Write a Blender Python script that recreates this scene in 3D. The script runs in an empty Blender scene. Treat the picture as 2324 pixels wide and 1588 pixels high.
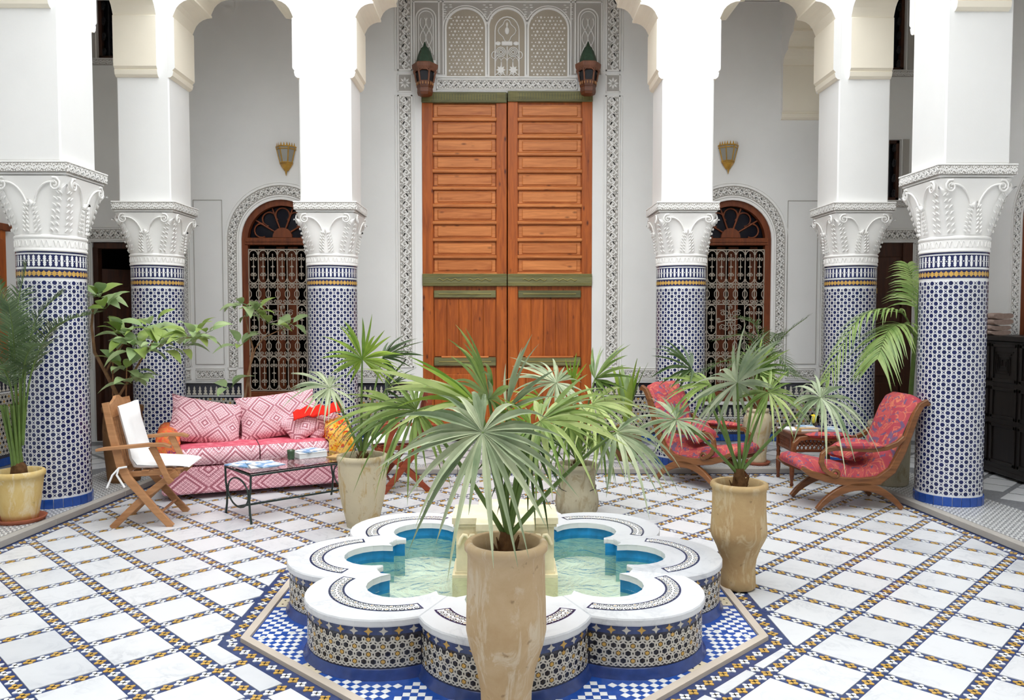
import bpy, math, random
from mathutils import Vector, Matrix, noise
from mathutils.geometry import tessellate_polygon
RND = random.Random(11)
PI = math.pi
SC = bpy.context.scene
COL = SC.collection

# ------------------------------------------------------------------ camera, sky, exposure
F_PX, CAM_H = 1800.0, 1.55
PITCH, YAW = math.atan(79 / F_PX), 0.0088
cam_data = bpy.data.cameras.new('camera')
cam_data.sensor_width = 36.0
cam_data.lens = 36.0 * F_PX / 2324.0
cam = bpy.data.objects.new('camera', cam_data)
cam.location = (0, 0, CAM_H)
cam.rotation_euler = (PI / 2 - PITCH, 0, -YAW)
COL.objects.link(cam)
SC.camera = cam

world = bpy.data.worlds.new('overcast_sky')
SC.world = world
world.use_nodes = True
bg = world.node_tree.nodes['Background']
bg.inputs[0].default_value = (0.93, 0.965, 1.0, 1)
bg.inputs[1].default_value = 1.45
SC.view_settings.view_transform = 'Standard'
SC.view_settings.look = 'None'
SC.view_settings.gamma = 1
SC.view_settings.use_curve_mapping = False
SC.view_settings.exposure = 1.3
SC.cycles.diffuse_bounces = 8
sun_d = bpy.data.lights.new('hazy_sun', 'SUN')
sun_d.energy = 0.8
sun_d.angle = math.radians(60)
sun_d.color = (1.0, 0.96, 0.9)
sun = bpy.data.objects.new('hazy_sun', sun_d)
sun.rotation_euler = (math.radians(24), 0, 0)
COL.objects.link(sun)


def pix_ray(px, py):
    u, v = (px - 1162) / F_PX, (794 - py) / F_PX
    cp, sp = math.cos(PITCH), math.sin(PITCH)
    x, y, z = u, cp + v * sp, -sp + v * cp
    cy, sy = math.cos(YAW), math.sin(YAW)
    return Vector((x * cy + y * sy, -x * sy + y * cy, z))


def on_floor(px, py, z=0.0):
    d = pix_ray(px, py)
    t = (z - CAM_H) / d.z
    return Vector((d.x * t, d.y * t, z))


def at_depth(px, py, Y):
    d = pix_ray(px, py)
    t = Y / d.y
    return Vector((d.x * t, Y, CAM_H + d.z * t))


def to_pix(p):
    cy, sy = math.cos(YAW), math.sin(YAW)
    x, y, z = p[0] * cy - p[1] * sy, p[0] * sy + p[1] * cy, p[2] - CAM_H
    cp, sp = math.cos(PITCH), math.sin(PITCH)
    yc, zc = y * cp - z * sp, z * cp + y * sp
    if yc < 0.05:
        return None
    return 1162 + F_PX * x / yc, 794 - F_PX * zc / yc


# ------------------------------------------------------------------ mesh collector
class MB:
    def __init__(s):
        s.v, s.f, s.mi, s.sm, s.mats = [], [], [], [], []

    def slot(s, m):
        if m not in s.mats:
            s.mats.append(m)
        return s.mats.index(m)

    def add(s, vs, fs, m, M=None, smooth=False):
        b = len(s.v)
        k = s.slot(m)
        if M is not None:
            vs = [M @ Vector(p) for p in vs]
        s.v.extend([tuple(p) for p in vs])
        for f in fs:
            s.f.append(tuple(b + i for i in f))
            s.mi.append(k)
            s.sm.append(smooth)

    def merge(s, o, M=None):
        for k, m in enumerate(o.mats):
            s.slot(m)
        b = len(s.v)
        s.v.extend([tuple(M @ Vector(p)) if M is not None else p for p in o.v])
        for f, k, sm in zip(o.f, o.mi, o.sm):
            s.f.append(tuple(b + i for i in f))
            s.mi.append(s.slot(o.mats[k]))
            s.sm.append(sm)

    def mesh(s, name):
        me = bpy.data.meshes.new(name)
        me.from_pydata(s.v, [], s.f)
        for m in s.mats:
            me.materials.append(m)
        me.polygons.foreach_set('material_index', s.mi)
        me.polygons.foreach_set('use_smooth', s.sm)
        me.update()
        return me

    def build(s, name, parent=None, loc=None, rz=0):
        return link(name, s.mesh(name), parent, loc, rz)

    # ---- shapes
    def box(s, c, d, m, bev=0.0, M=None, rz=0.0):
        hx, hy, hz = d[0] / 2, d[1] / 2, d[2] / 2
        T = Matrix.Translation(c) @ Matrix.Rotation(rz, 4, 'Z')
        if M is not None:
            T = M @ T
        if bev <= 0:
            vs = [(x * hx, y * hy, z * hz) for x in (-1, 1) for y in (-1, 1) for z in (-1, 1)]
            fs = [(0, 1, 3, 2), (4, 6, 7, 5), (0, 4, 5, 1), (2, 3, 7, 6), (0, 2, 6, 4), (1, 5, 7, 3)]
            s.add(vs, fs, m, T)
            return
        b = min(bev, hx * .95, hy * .95, hz * .95)
        vs, idx = [], {}
        for x in (-1, 1):
            for y in (-1, 1):
                for z in (-1, 1):
                    for a, p in enumerate(((x * hx, y * (hy - b), z * (hz - b)), (x * (hx - b), y * hy, z * (hz - b)), (x * (hx - b), y * (hy - b), z * hz))):
                        idx[(x, y, z, a)] = len(vs)
                        vs.append(p)
        fs = []
        S = (-1, 1)
        for x in S:
            fs.append([idx[(x, y, z, 0)] for y, z in ((-1, -1), (1, -1), (1, 1), (-1, 1))][::x])
            fs.append([idx[(y, x, z, 1)] for y, z in ((-1, -1), (-1, 1), (1, 1), (1, -1))][::x])
            fs.append([idx[(y, z, x, 2)] for y, z in ((-1, -1), (1, -1), (1, 1), (-1, 1))][::x])
        for x in S:
            for y in S:
                fs.append([idx[(x, y, -1, 0)], idx[(x, y, -1, 1)], idx[(x, y, 1, 1)], idx[(x, y, 1, 0)]][::x * y])
                fs.append([idx[(x, -1, y, 0)], idx[(x, 1, y, 0)], idx[(x, 1, y, 2)], idx[(x, -1, y, 2)]][::x * y])
                fs.append([idx[(-1, x, y, 1)], idx[(-1, x, y, 2)], idx[(1, x, y, 2)], idx[(1, x, y, 1)]][::x * y])
                for z in S:
                    fs.append([idx[(x, y, z, a)] for a in (0, 1, 2)][::x * y * z])
        s.add(vs, fs, m, T)

    def prism(s, poly, z0, z1, m, M=None, cap0=True, top=None):
        """poly in XY counter-clockwise, extruded z0..z1"""
        n = len(poly)
        vs = [(p[0], p[1], z0) for p in poly] + [(p[0], p[1], z1) for p in poly]
        fs = [(i, (i + 1) % n, n + (i + 1) % n, n + i) for i in range(n)]
        if cap0:
            fs.append(tuple(range(n - 1, -1, -1)))
        if top is None:
            fs.append(tuple(range(n, 2 * n)))
            s.add(vs, fs, m, M)
        else:
            s.add(vs, fs, m, M)
            s.add(vs[n:], [tuple(range(n))], top, M)

    def flat(s, poly, z, m, M=None):
        s.add([(p[0], p[1], z) for p in poly], [tuple(range(len(poly)))], m, M)

    def grid(s, rows, m, M=None, cu=False, cv=False, smooth=True, flip=False):
        nv, nu = len(rows), len(rows[0])
        vs = [p for r in rows for p in r]
        fs = []
        for i in range(nv if cv else nv - 1):
            for j in range(nu if cu else nu - 1):
                a, b = i * nu + j, i * nu + (j + 1) % nu
                c, d = ((i + 1) % nv) * nu + (j + 1) % nu, ((i + 1) % nv) * nu + j
                fs.append((a, d, c, b) if flip else (a, b, c, d))
        s.add(vs, fs, m, M, smooth)

    def lathe(s, prof, m, n=32, c=(0, 0, 0), M=None, smooth=True, sx=1.0, sy=1.0):
        rows = [[(c[0] + r * sx * math.cos(2 * PI * k / n), c[1] + r * sy * math.sin(2 * PI * k / n), c[2] + z) for k in range(n)] for r, z in prof]
        s.grid(rows, m, M, cu=True, smooth=smooth)

    def tube(s, pts, r, m, n=8, closed=False, M=None, cap=True, sq=None):
        pts = [Vector(p) for p in pts]
        N = len(pts)
        rr = r if isinstance(r, (list, tuple)) else [r] * N
        tan = []
        for i in range(N):
            a = pts[(i - 1) % N] if (closed or i) else pts[i]
            b = pts[(i + 1) % N] if (closed or i < N - 1) else pts[i]
            t = b - a
            tan.append(t.normalized() if t.length > 1e-9 else Vector((0, 0, 1)))
        up = Vector((0, 0, 1)) if abs(tan[0].z) < .9 else Vector((0, 1, 0))
        nrm = (up - tan[0] * up.dot(tan[0])).normalized()
        rows = []
        for i in range(N):
            nrm = nrm - tan[i] * nrm.dot(tan[i])
            nrm = nrm.normalized() if nrm.length > 1e-6 else tan[i].orthogonal().normalized()
            bn = tan[i].cross(nrm)
            rows.append([tuple(pts[i] + (nrm * math.cos(2 * PI * (k + .5) / n) + bn * math.sin(2 * PI * (k + .5) / n)) * rr[i]) for k in range(n)])
        s.grid(rows, m, M, cu=True, cv=closed, smooth=n > 4)
        if cap and not closed:
            s.add(rows[0], [tuple(range(n - 1, -1, -1))], m, M)
            s.add(rows[-1], [tuple(range(n))], m, M)

    def sweep(s, pts, w, h, side, m, M=None, closed=False, bev=0.0, smooth=False):
        """rectangular bar: w along the fixed vector side, h across it in the plane of the path"""
        pts = [Vector(p) for p in pts]
        side = Vector(side).normalized()
        N = len(pts)
        hh = h if isinstance(h, (list, tuple)) else [h] * N
        rows = []
        for i in range(N):
            a = pts[(i - 1) % N] if (closed or i) else pts[i]
            b = pts[(i + 1) % N] if (closed or i < N - 1) else pts[i]
            t = (b - a).normalized()
            u = side.cross(t).normalized()
            if bev > 0:
                e = bev
                sec = [(-1, -1 + e), (-1 + e, -1), (1 - e, -1), (1, -1 + e), (1, 1 - e), (1 - e, 1), (-1 + e, 1), (-1, 1 - e)]
            else:
                sec = [(-1, -1), (1, -1), (1, 1), (-1, 1)]
            rows.append([tuple(pts[i] + side * (w / 2 * p) + u * (hh[i] / 2 * q)) for p, q in sec])
        k = len(rows[0])
        s.grid(rows, m, M, cu=True, cv=closed, smooth=smooth)
        if not closed:
            s.add(rows[0], [tuple(range(k - 1, -1, -1))], m, M)
            s.add(rows[-1], [tuple(range(k))], m, M)

    def ell(s, c, r, m, nu=10, nv=6, M=None):
        rows = []
        for i in range(nv + 1):
            a = -PI / 2 + PI * i / nv
            rows.append([(c[0] + r[0] * math.cos(a) * math.cos(2 * PI * k / nu), c[1] + r[1] * math.cos(a) * math.sin(2 * PI * k / nu), c[2] + r[2] * math.sin(a)) for k in range(nu)])
        s.grid(rows, m, M, cu=True)

    def pillow(s, w, d, h, m, M=None, n=14, pinch=.10, wr=0.0, seed=0):
        for sg in (1, -1):
            rows = []
            for i in range(n + 1):
                row = []
                for j in range(n + 1):
                    u, v = -1 + 2 * j / n, -1 + 2 * i / n
                    k = 1 - pinch * (1 - abs(u) ** 2) * abs(v) ** 4
                    l = 1 - pinch * (1 - abs(v) ** 2) * abs(u) ** 4
                    e = max(0.0, (1 - abs(u) ** 2.6) * (1 - abs(v) ** 2.6))
                    z = h / 2 * e ** .5
                    if wr:
                        z += wr * e ** .5 * noise.noise(Vector((u * 2.3 + seed, v * 2.3, seed * 1.7)))
                    row.append((u * w / 2 * l, v * d / 2 * k, sg * z))
                rows.append(row)
            s.grid(rows, m, M, flip=(sg < 0))


def link(name, data, parent=None, loc=None, rz=0):
    o = bpy.data.objects.new(name, data)
    COL.objects.link(o)
    if parent is not None:
        o.parent = parent
    if loc is not None:
        o.location = loc
    if rz:
        o.rotation_euler = (0, 0, rz)
    return o


def thing(name, label, cat, loc=(0, 0, 0), rz=0, group=None):
    o = link(name, None, None, loc, rz)
    o['label'] = label
    o['category'] = cat
    if group:
        o['group'] = group
    return o


def tag(o, label, cat, group=None):
    o['label'] = label
    o['category'] = cat
    if group:
        o['group'] = group
    return o


def struct(o, label=None):
    o['kind'] = 'structure'
    if label:
        o['label'] = label
    return o


def stuff(o):
    o['kind'] = 'stuff'
    return o


def pieces(name, stuff_name, proto, places, parent, limit=300):
    """alike pieces: the ones that show largest are parts of their own, the rest one part"""
    near = []
    for T in places:
        p = T.translation
        q = to_pix(p)
        inside = q is not None and -40 < q[0] < 2364 and -40 < q[1] < 1628
        near.append(((0 if inside else 1), (p - Vector((0, 0, CAM_H))).length, T))
    near.sort(key=lambda e: e[:2])
    me = proto.mesh(name)
    for k, d, T in near[:limit]:
        o = link(name, me, parent)
        o.matrix_basis = T
    if len(near) > limit:
        mb = MB()
        for k, d, T in near[limit:]:
            mb.merge(proto, T)
        stuff(mb.build(stuff_name, parent))


# ------------------------------------------------------------------ materials
def lin(r, g, b):
    return tuple(((c / 255) / 12.92 if c / 255 <= .04045 else ((c / 255 + .055) / 1.055) ** 2.4) for c in (r, g, b)) + (1,)


class X:
    """node arithmetic"""
    def __init__(s, nt, k):
        s.nt, s.k = nt, k

    def op(s, o, *b):
        n = s.nt.nodes.new('ShaderNodeMath')
        n.operation = o
        for i, e in enumerate((s,) + b):
            if isinstance(e, X):
                s.nt.links.new(e.k, n.inputs[i])
            else:
                n.inputs[i].default_value = e
        return X(s.nt, n.outputs[0])

    def __add__(s, b): return s.op('ADD', b)
    def __sub__(s, b): return s.op('SUBTRACT', b)
    def __mul__(s, b): return s.op('MULTIPLY', b)
    def __truediv__(s, b): return s.op('DIVIDE', b)
    def abs(s): return s.op('ABSOLUTE')
    def fr(s): return s.op('FRACT')
    def fl(s): return s.op('FLOOR')
    def sin(s): return s.op('SINE')
    def cos(s): return s.op('COSINE')
    def gt(s, b): return s.op('GREATER_THAN', b)
    def lt(s, b): return s.op('LESS_THAN', b)
    def mx(s, b): return s.op('MAXIMUM', b)
    def mn(s, b): return s.op('MINIMUM', b)
    def pw(s, b): return s.op('POWER', b)
    def inv(s): return (s * -1.0) + 1.0

    def ramp(s, a, b):
        n = s.nt.nodes.new('ShaderNodeMapRange')
        n.inputs['From Min'].default_value = a
        n.inputs['From Max'].default_value = b
        s.nt.links.new(s.k, n.inputs['Value'])
        return X(s.nt, n.outputs[0])


class Mat:
    def __init__(s, name, rough=.6, spec=.5, metal=0.0):
        s.m = bpy.data.materials.new(name)
        s.m.use_nodes = True
        s.nt = s.m.node_tree
        s.b = s.nt.nodes['Principled BSDF']
        s.b.inputs['Roughness'].default_value = rough
        s.b.inputs['Metallic'].default_value = metal
        s.b.inputs['Specular IOR Level'].default_value = spec
        s.tc = None

    def co(s, kind='Object', scale=(1, 1, 1), rot=(0, 0, 0)):
        if s.tc is None:
            s.tc = s.nt.nodes.new('ShaderNodeTexCoord')
        mp = s.nt.nodes.new('ShaderNodeMapping')
        mp.inputs['Scale'].default_value = scale
        mp.inputs['Rotation'].default_value = rot
        s.nt.links.new(s.tc.outputs[kind], mp.inputs[0])
        return mp.outputs[0]

    def xyz(s, vec):
        n = s.nt.nodes.new('ShaderNodeSeparateXYZ')
        s.nt.links.new(vec, n.inputs[0])
        return [X(s.nt, o) for o in n.outputs]

    def noise(s, vec, scale=5, detail=4, rough=.55, dist=0.0):
        n = s.nt.nodes.new('ShaderNodeTexNoise')
        n.inputs['Scale'].default_value = scale
        n.inputs['Detail'].default_value = detail
        n.inputs['Roughness'].default_value = rough
        n.inputs['Distortion'].default_value = dist
        s.nt.links.new(vec, n.inputs['Vector'])
        return X(s.nt, n.outputs['Fac'])

    def voro(s, vec, scale=5, feat='F1'):
        n = s.nt.nodes.new('ShaderNodeTexVoronoi')
        n.feature = feat
        n.inputs['Scale'].default_value = scale
        s.nt.links.new(vec, n.inputs['Vector'])
        return X(s.nt, n.outputs['Distance'])

    def rand(s):
        n = s.nt.nodes.new('ShaderNodeObjectInfo')
        g = s.nt.nodes.new('ShaderNodeNewGeometry')
        return (X(s.nt, n.outputs['Random']) + X(s.nt, g.outputs['Random Per Island'])).fr()

    def mix(s, f, a, b):
        n = s.nt.nodes.new('ShaderNodeMix')
        n.data_type = 'RGBA'
        if isinstance(f, X):
            s.nt.links.new(f.k, n.inputs[0])
        else:
            n.inputs[0].default_value = f
        for i, e in ((6, a), (7, b)):
            if isinstance(e, tuple):
                n.inputs[i].default_value = e
            else:
                s.nt.links.new(e, n.inputs[i])
        return n.outputs[2]

    def color(s, c):
        if isinstance(c, tuple):
            s.b.inputs['Base Color'].default_value = c
        else:
            s.nt.links.new(c, s.b.inputs['Base Color'])
        return s

    def rough(s, f, a, b):
        r = f * (b - a) + a
        s.nt.links.new(r.k, s.b.inputs['Roughness'])
        return s

    def bump(s, f, strength=.3, dist=.01):
        n = s.nt.nodes.new('ShaderNodeBump')
        n.inputs['Strength'].default_value = strength
        n.inputs['Distance'].default_value = dist
        s.nt.links.new(f.k, n.inputs['Height'])
        s.nt.links.new(n.outputs[0], s.b.inputs['Normal'])
        return s


def plain(name, rgb, rough=.6, spec=.5, metal=0.0, var=0.0, scale=6):
    t = Mat(name, rough, spec, metal)
    c = lin(*rgb)
    if var:
        n = t.noise(t.co(), scale)
        d = tuple(max(0, e * (1 - var)) for e in c[:3]) + (1,)
        l = tuple(min(1, e * (1 + var)) for e in c[:3]) + (1,)
        t.color(t.mix(n.ramp(.3, .7), d, l))
        t.bump(n, .08, .004)
    else:
        t.color(c)
    return t.m


def plaster(name, rgb, var=.05):
    t = Mat(name, .85, .25)
    c = lin(*rgb)
    v = t.co()
    n, f = t.noise(v, 1.3, 5), t.noise(v, 38, 3)
    t.color(t.mix(n.ramp(.35, .65), tuple(e * (1 - var) for e in c[:3]) + (1,), c))
    t.bump(f + n * 2.0, .12, .004)
    return t.m


def wood(name, dark, light, axis='Z', rough=.45, knots=0.0, vary=.25):
    t = Mat(name, rough, .4)
    k = {'X': (2.2, 26, 26), 'Y': (26, 2.2, 26), 'Z': (26, 26, 2.2)}[axis]
    g = t.noise(t.co(scale=k), 1.0, 6, .6, .8)
    r = t.rand()
    f = (g.ramp(.3, .72) * .75 + r * vary).mn(1.0)
    c = t.mix(f, lin(*dark), lin(*light))
    if knots:
        kv = {'X': (2.5, 6, 6), 'Y': (6, 2.5, 6), 'Z': (6, 6, 2.5)}[axis]
        kn = t.voro(t.co(scale=kv), 1.6).ramp(.05, .16).inv().mx(0.0)
        c = t.mix(kn * knots, c, lin(70, 22, 8))
    t.color(c)
    t.bump(g, .12, .003)
    return t.m


WHITE = plaster('white_plaster', (238, 238, 236))
CREAM = plaster('cream_plaster', (246, 238, 220))
STUCCO = plaster('carved_white_stucco', (240, 239, 236), .03)
GROUND = plaster('shaded_dirty_stucco_ground', (184, 180, 174), .10)  # greyer backing for the carving, recess shade and dirt put into its colour
LIMES = plaster('grey_limestone', (170, 166, 158), .2)
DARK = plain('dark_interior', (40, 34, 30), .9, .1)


def marble():
    t = Mat('white_marble', .28, .5)
    v = t.co('Object')
    n = t.nt.nodes.new('ShaderNodeVectorMath')
    n.operation = 'ADD'
    oi = t.nt.nodes.new('ShaderNodeObjectInfo')
    sc = t.nt.nodes.new('ShaderNodeVectorMath')
    sc.operation = 'SCALE'
    t.nt.links.new(oi.outputs['Location'], sc.inputs[0])
    sc.inputs[3].default_value = 3.7
    t.nt.links.new(v, n.inputs[0])
    t.nt.links.new(sc.outputs[0], n.inputs[1])
    vein = t.noise(n.outputs[0], 4.5, 7, .62, 1.6)
    v1 = ((vein - .5).abs()).ramp(0.0, .05).inv().mx(0.0)
    cloud = t.noise(n.outputs[0], 2.2, 4, .6)
    r = t.rand()
    f = (v1 * .34 * cloud.ramp(.45, .7) + cloud.ramp(.42, .8) * .22 * r + (r - .78).mx(0.0) * 1.1).mn(1.0)
    t.color(t.mix(f, lin(217, 219, 222), lin(126, 133, 145)))
    return t.m


MARBLE = marble()


def glaze(name, rgb, var=.18, rough=.16):
    t = Mat(name, rough, .5)
    c = lin(*rgb)
    n = t.noise(t.co(), 23, 3)
    r = t.rand()
    t.color(t.mix((n.ramp(.3, .7) * .6 + r * .4), tuple(e * (1 - var) for e in c[:3]) + (1,), tuple(min(1, e * (1 + var)) for e in c[:3]) + (1,)))
    return t.m


G_BLUE = glaze('cobalt_glaze', (34, 76, 158), .3)
G_BAND = glaze('slate_blue_glaze', (50, 66, 112), .35)
G_NAVY = glaze('navy_glaze', (30, 38, 84), .3)
G_WHITE = glaze('white_glaze', (232, 234, 234), .06)
G_IVORY = glaze('ivory_glaze', (205, 200, 188), .08)
G_YEL = glaze('ochre_glaze', (202, 162, 84), .2)
G_BLACK = glaze('black_glaze', (26, 26, 30), .3)
G_BASE = glaze('deep_blue_base_glaze', (38, 62, 124), .3)
G_INK = glaze('dark_ground_glaze', (50, 50, 62), .3)
G_GREEN = glaze('green_glaze', (70, 92, 66), .3)

W_DOOR = wood('orange_cedar_upright', (122, 54, 15), (194, 102, 36), 'Z', .42, .9, .35)
W_DOORH = wood('orange_cedar_level', (160, 84, 36), (222, 142, 80), 'X', .42, .6, .35)
W_FRAME = wood('red_brown_frame_wood', (84, 38, 16), (138, 72, 36), 'Z', .5)
W_DARKD = wood('dark_brown_door_wood', (44, 22, 12), (82, 46, 28), 'Z', .5)
W_TEAK = wood('teak', (146, 100, 62), (194, 144, 100), 'X', .5, 0, .2)
W_RED = wood('red_stained_wood', (110, 40, 20), (164, 78, 46), 'X', .45)
W_MAHO = wood('mahogany', (70, 34, 18), (124, 70, 40), 'X', .35)
W_WALN = wood('walnut', (86, 52, 28), (146, 96, 56), 'X', .35)
W_BLACK = wood('black_stained_wood', (16, 13, 12), (34, 28, 25), 'Z', .4)
W_GREEN = wood('green_painted_wood', (78, 78, 50), (132, 128, 84), 'X', .55, 0, .3)
W_GOLD = wood('worn_gold_paint', (120, 112, 58), (168, 156, 92), 'X', .55)
IRON = plain('dark_green_iron', (52, 64, 60), .45, .5, .5)
GRILLE = plain('pale_grey_painted_iron', (172, 162, 148), .55, .4)
BLKIRON = plain('black_iron', (40, 40, 44), .5, .5, .4)
BRASS = plain('aged_brass', (190, 146, 62), .38, .5, .45, .2, 20)
SOIL = plain('dark_soil', (52, 38, 28), .95, .1, 0, .5, 60)
TERRA = plain('red_terracotta', (156, 92, 70), .8, .2, 0, .15, 12)


# ------------------------------------------------------------------ polygon helpers
def clip(poly, a, b, c):
    """part of a convex polygon where a*x + b*y <= c"""
    out = []
    n = len(poly)
    for i in range(n):
        p, q = poly[i], poly[(i + 1) % n]
        dp, dq = a * p[0] + b * p[1] - c, a * q[0] + b * q[1] - c
        if dp <= 0:
            out.append(p)
        if dp * dq < 0:
            t = dp / (dp - dq)
            out.append((p[0] + (q[0] - p[0]) * t, p[1] + (q[1] - p[1]) * t))
    return out


def area(p):
    return .5 * sum(p[i][0] * p[(i + 1) % len(p)][1] - p[(i + 1) % len(p)][0] * p[i][1] for i in range(len(p)))


def halfplanes(poly):
    out = []
    for i in range(len(poly)):
        p, q = poly[i], poly[(i + 1) % len(poly)]
        a, b = q[1] - p[1], -(q[0] - p[0])
        L = math.hypot(a, b)
        out.append((a / L, b / L, (a * p[0] + b * p[1]) / L))
    return out


def inside(hp, x, y, m=0.0):
    return all(a * x + b * y <= c - m for a, b, c in hp)


def shape(mb, loops, z0, z1, m, side=None, M=None, bottom=False):
    """flat shape with holes (first loop ccw outline), extruded; loops of (x, y)"""
    vs = [(p[0], p[1]) for l in loops for p in l]
    tri = tessellate_polygon([[Vector((p[0], p[1], 0)) for p in l] for l in loops])
    up = []
    for t in tri:
        a, b, c = (vs[i] for i in t)
        s = (b[0] - a[0]) * (c[1] - a[1]) - (c[0] - a[0]) * (b[1] - a[1])
        if abs(s) > 1e-12:
            up.append(tuple(t) if s > 0 else (t[0], t[2], t[1]))
    mb.add([(x, y, z1) for x, y in vs], up, m, M)
    if bottom:
        mb.add([(x, y, z0) for x, y in vs], [t[::-1] for t in up], m, M)
    for k, l in enumerate(loops):
        l = list(l)
        if (area(l) > 0) != (k == 0):
            l = l[::-1]
        n = len(l)
        mb.add([(x, y, z0) for x, y in l] + [(x, y, z1) for x, y in l], [(i, (i + 1) % n, n + (i + 1) % n, n + i) for i in range(n)], side or m, M)


def facing(origin, xdir, ydir):
    """matrix whose local x, y lie along the given directions and z comes out of the surface"""
    x, y = Vector(xdir).normalized(), Vector(ydir).normalized()
    z = x.cross(y)
    M = Matrix((x, y, z)).transposed().to_4x4()
    return Matrix.Translation(origin) @ M


def circ(r, n, a0=0.0, cx=0.0, cy=0.0):
    return [(cx + r * math.cos(a0 + 2 * PI * i / n), cy + r * math.sin(a0 + 2 * PI * i / n)) for i in range(n)]


def star(r, q, n, a0=0.0, cx=0.0, cy=0.0):
    return [(cx + (r if i % 2 == 0 else q) * math.cos(a0 + PI * i / n), cy + (r if i % 2 == 0 else q) * math.sin(a0 + PI * i / n)) for i in range(2 * n)]


# ------------------------------------------------------------------ courtyard floor
YB, YF = 7.69, -0.7


def curb_x(Y):
    return 3.356 - .0716 * (Y - 5.27)


court = [(-curb_x(YF), YF), (curb_x(YF), YF), (curb_x(YB), YB), (-curb_x(YB), YB)]
court_hp = halfplanes(court)
FC = Vector((0.0, 4.215, 0))
AX, AY = 1.26, 1.195
T8 = math.tan(PI / 8)
octo = [(FC.x + AX * x, FC.y + AY * y) for x, y in ((1, -T8), (1, T8), (T8, 1), (-T8, 1), (-1, T8), (-1, -T8), (-T8, -1), (T8, -1))]
octo_hp = halfplanes(octo)

floor = MB()
shape(floor, [[(-3.9, YF - 1.8), (3.9, YF - 1.8), (3.9, 7.9), (-3.9, 7.9)]], -.1, -.003, G_BAND)
floor = struct(floor.build('floor'))


def flower(m):
    b = MB()
    R = .0262
    pts = []
    for i in range(24):
        a = 2 * PI * i / 24
        pts.append((R * (.80 + .22 * math.cos(4 * a)) * math.cos(a), R * (.80 + .22 * math.cos(4 * a)) * math.sin(a)))
    b.prism(pts, -.003, .0008, m, cap0=False)
    b.flat(star(.0155, .0048, 4, PI / 4), .0014, G_BLACK)
    return b


FLOW_W, FLOW_Y = flower(G_WHITE), flower(G_YEL)
SA, SB, BAND = .3445, .331, .066
QA, QB = Vector((math.sqrt(.5), -math.sqrt(.5), 0)), Vector((math.sqrt(.5), math.sqrt(.5), 0))
A0, B0 = -1.576, 3.18


def lat(a, b):
    return QA * (A0 + SA * a) + QB * (B0 + SB * b)


BORD = .095
tile_proto = MB()
ha, hb = (SA - BAND) / 2, (SB - BAND) / 2
tp = [QA * -ha + QB * -hb, QA * ha + QB * -hb, QA * ha + QB * hb, QA * -ha + QB * hb]
tile_proto.prism([(p.x, p.y) for p in tp], -.006, .0012, MARBLE, cap0=False)
tiles, fw, fy, cut = [], [], [], MB()
n_cut = 0
for a in range(-26, 16):
    for b in range(-16, 20):
        c = lat(a + .5, b + .5)
        if not inside(court_hp, c.x, c.y, -.25):
            continue
        sq = [(c.x + p.x, c.y + p.y) for p in tp]
        full = all(inside(court_hp, x, y, BORD) for x, y in sq)
        d_oct = max(pa * c.x + pb * c.y - pc for pa, pb, pc in octo_hp)
        if full and d_oct > .30 + BORD:
            tiles.append(Matrix.Translation(c))
        else:
            poly = sq
            for pa, pb, pc in court_hp:
                poly = clip(poly, pa, pb, pc - BORD)
                if len(poly) < 3:
                    break
            outs = []
            if len(poly) >= 3:
                if d_oct > .30 + BORD:
                    outs = [poly]
                else:
                    rest = poly
                    for pa, pb, pc in octo_hp:
                        o = clip(rest, -pa, -pb, -(pc + BORD))
                        if len(o) >= 3 and area(o) > 4e-4:
                            outs.append(o)
                        rest = clip(rest, pa, pb, pc + BORD)
                        if len(rest) < 3:
                            break
            for o in outs:
                if area(o) > 6e-4:
                    t = MB()
                    t.prism([(x - c.x, y - c.y) for x, y in o], -.006, .0012, MARBLE, cap0=False)
                    q = to_pix(c)
                    if q and -60 < q[0] < 2380 and 700 < q[1] < 1660 and area(o) > .004:
                        t.build('marble_tile', floor, c)
                    else:
                        cut.merge(t, Matrix.Translation(c))
        for k in range(6):
            for p, ang in ((lat(a + k / 6, b), -PI / 4), (lat(a, b + k / 6), PI / 4)):
                if ang > 0 and k == 0:
                    continue
                do = max(pa * p.x + pb * p.y - pc for pa, pb, pc in octo_hp)
                if inside(court_hp, p.x, p.y, BORD + .005) and do > BORD + .005:
                    (fy if k % 2 == 0 else fw).append(Matrix.Translation(p) @ Matrix.Rotation(ang, 4, 'Z'))


def chain(p, q, pitch=.056, start=0):
    p, q = Vector(p), Vector(q)
    n = max(1, int((q - p).length / pitch))
    ang = math.atan2(q.y - p.y, q.x - p.x)
    for i in range(n):
        c = p.lerp(q, (i + .5) / n)
        (fy if (i + start) % 2 else fw).append(Matrix.Translation(c) @ Matrix.Rotation(ang, 4, 'Z'))


def offset_loop(hp, m):
    out = []
    n = len(hp)
    for i in range(n):
        a1, b1, c1 = hp[i - 1]
        a2, b2, c2 = hp[i]
        c1, c2 = c1 + m, c2 + m
        d = a1 * b2 - a2 * b1
        out.append(((c1 * b2 - c2 * b1) / d, (a1 * c2 - a2 * c1) / d, 0))
    return out


lp = offset_loop(court_hp, -.048)
for i in (1, 2, 3):
    chain(lp[i], lp[(i + 1) % 4], .06)
lp = offset_loop(octo_hp, .045)
for i in range(8):
    chain(lp[i], lp[(i + 1) % 8], .058)
pieces('marble_tile', 'far_marble_tiles', tile_proto, tiles, floor, 260)
if cut.v:
    stuff(cut.build('cut_marble_tiles', floor))
pieces('mosaic_flower', 'white_mosaic_flowers', FLOW_W, fw, floor, 150)
pieces('mosaic_flower', 'yellow_mosaic_flowers', FLOW_Y, fy, floor, 150)

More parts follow.
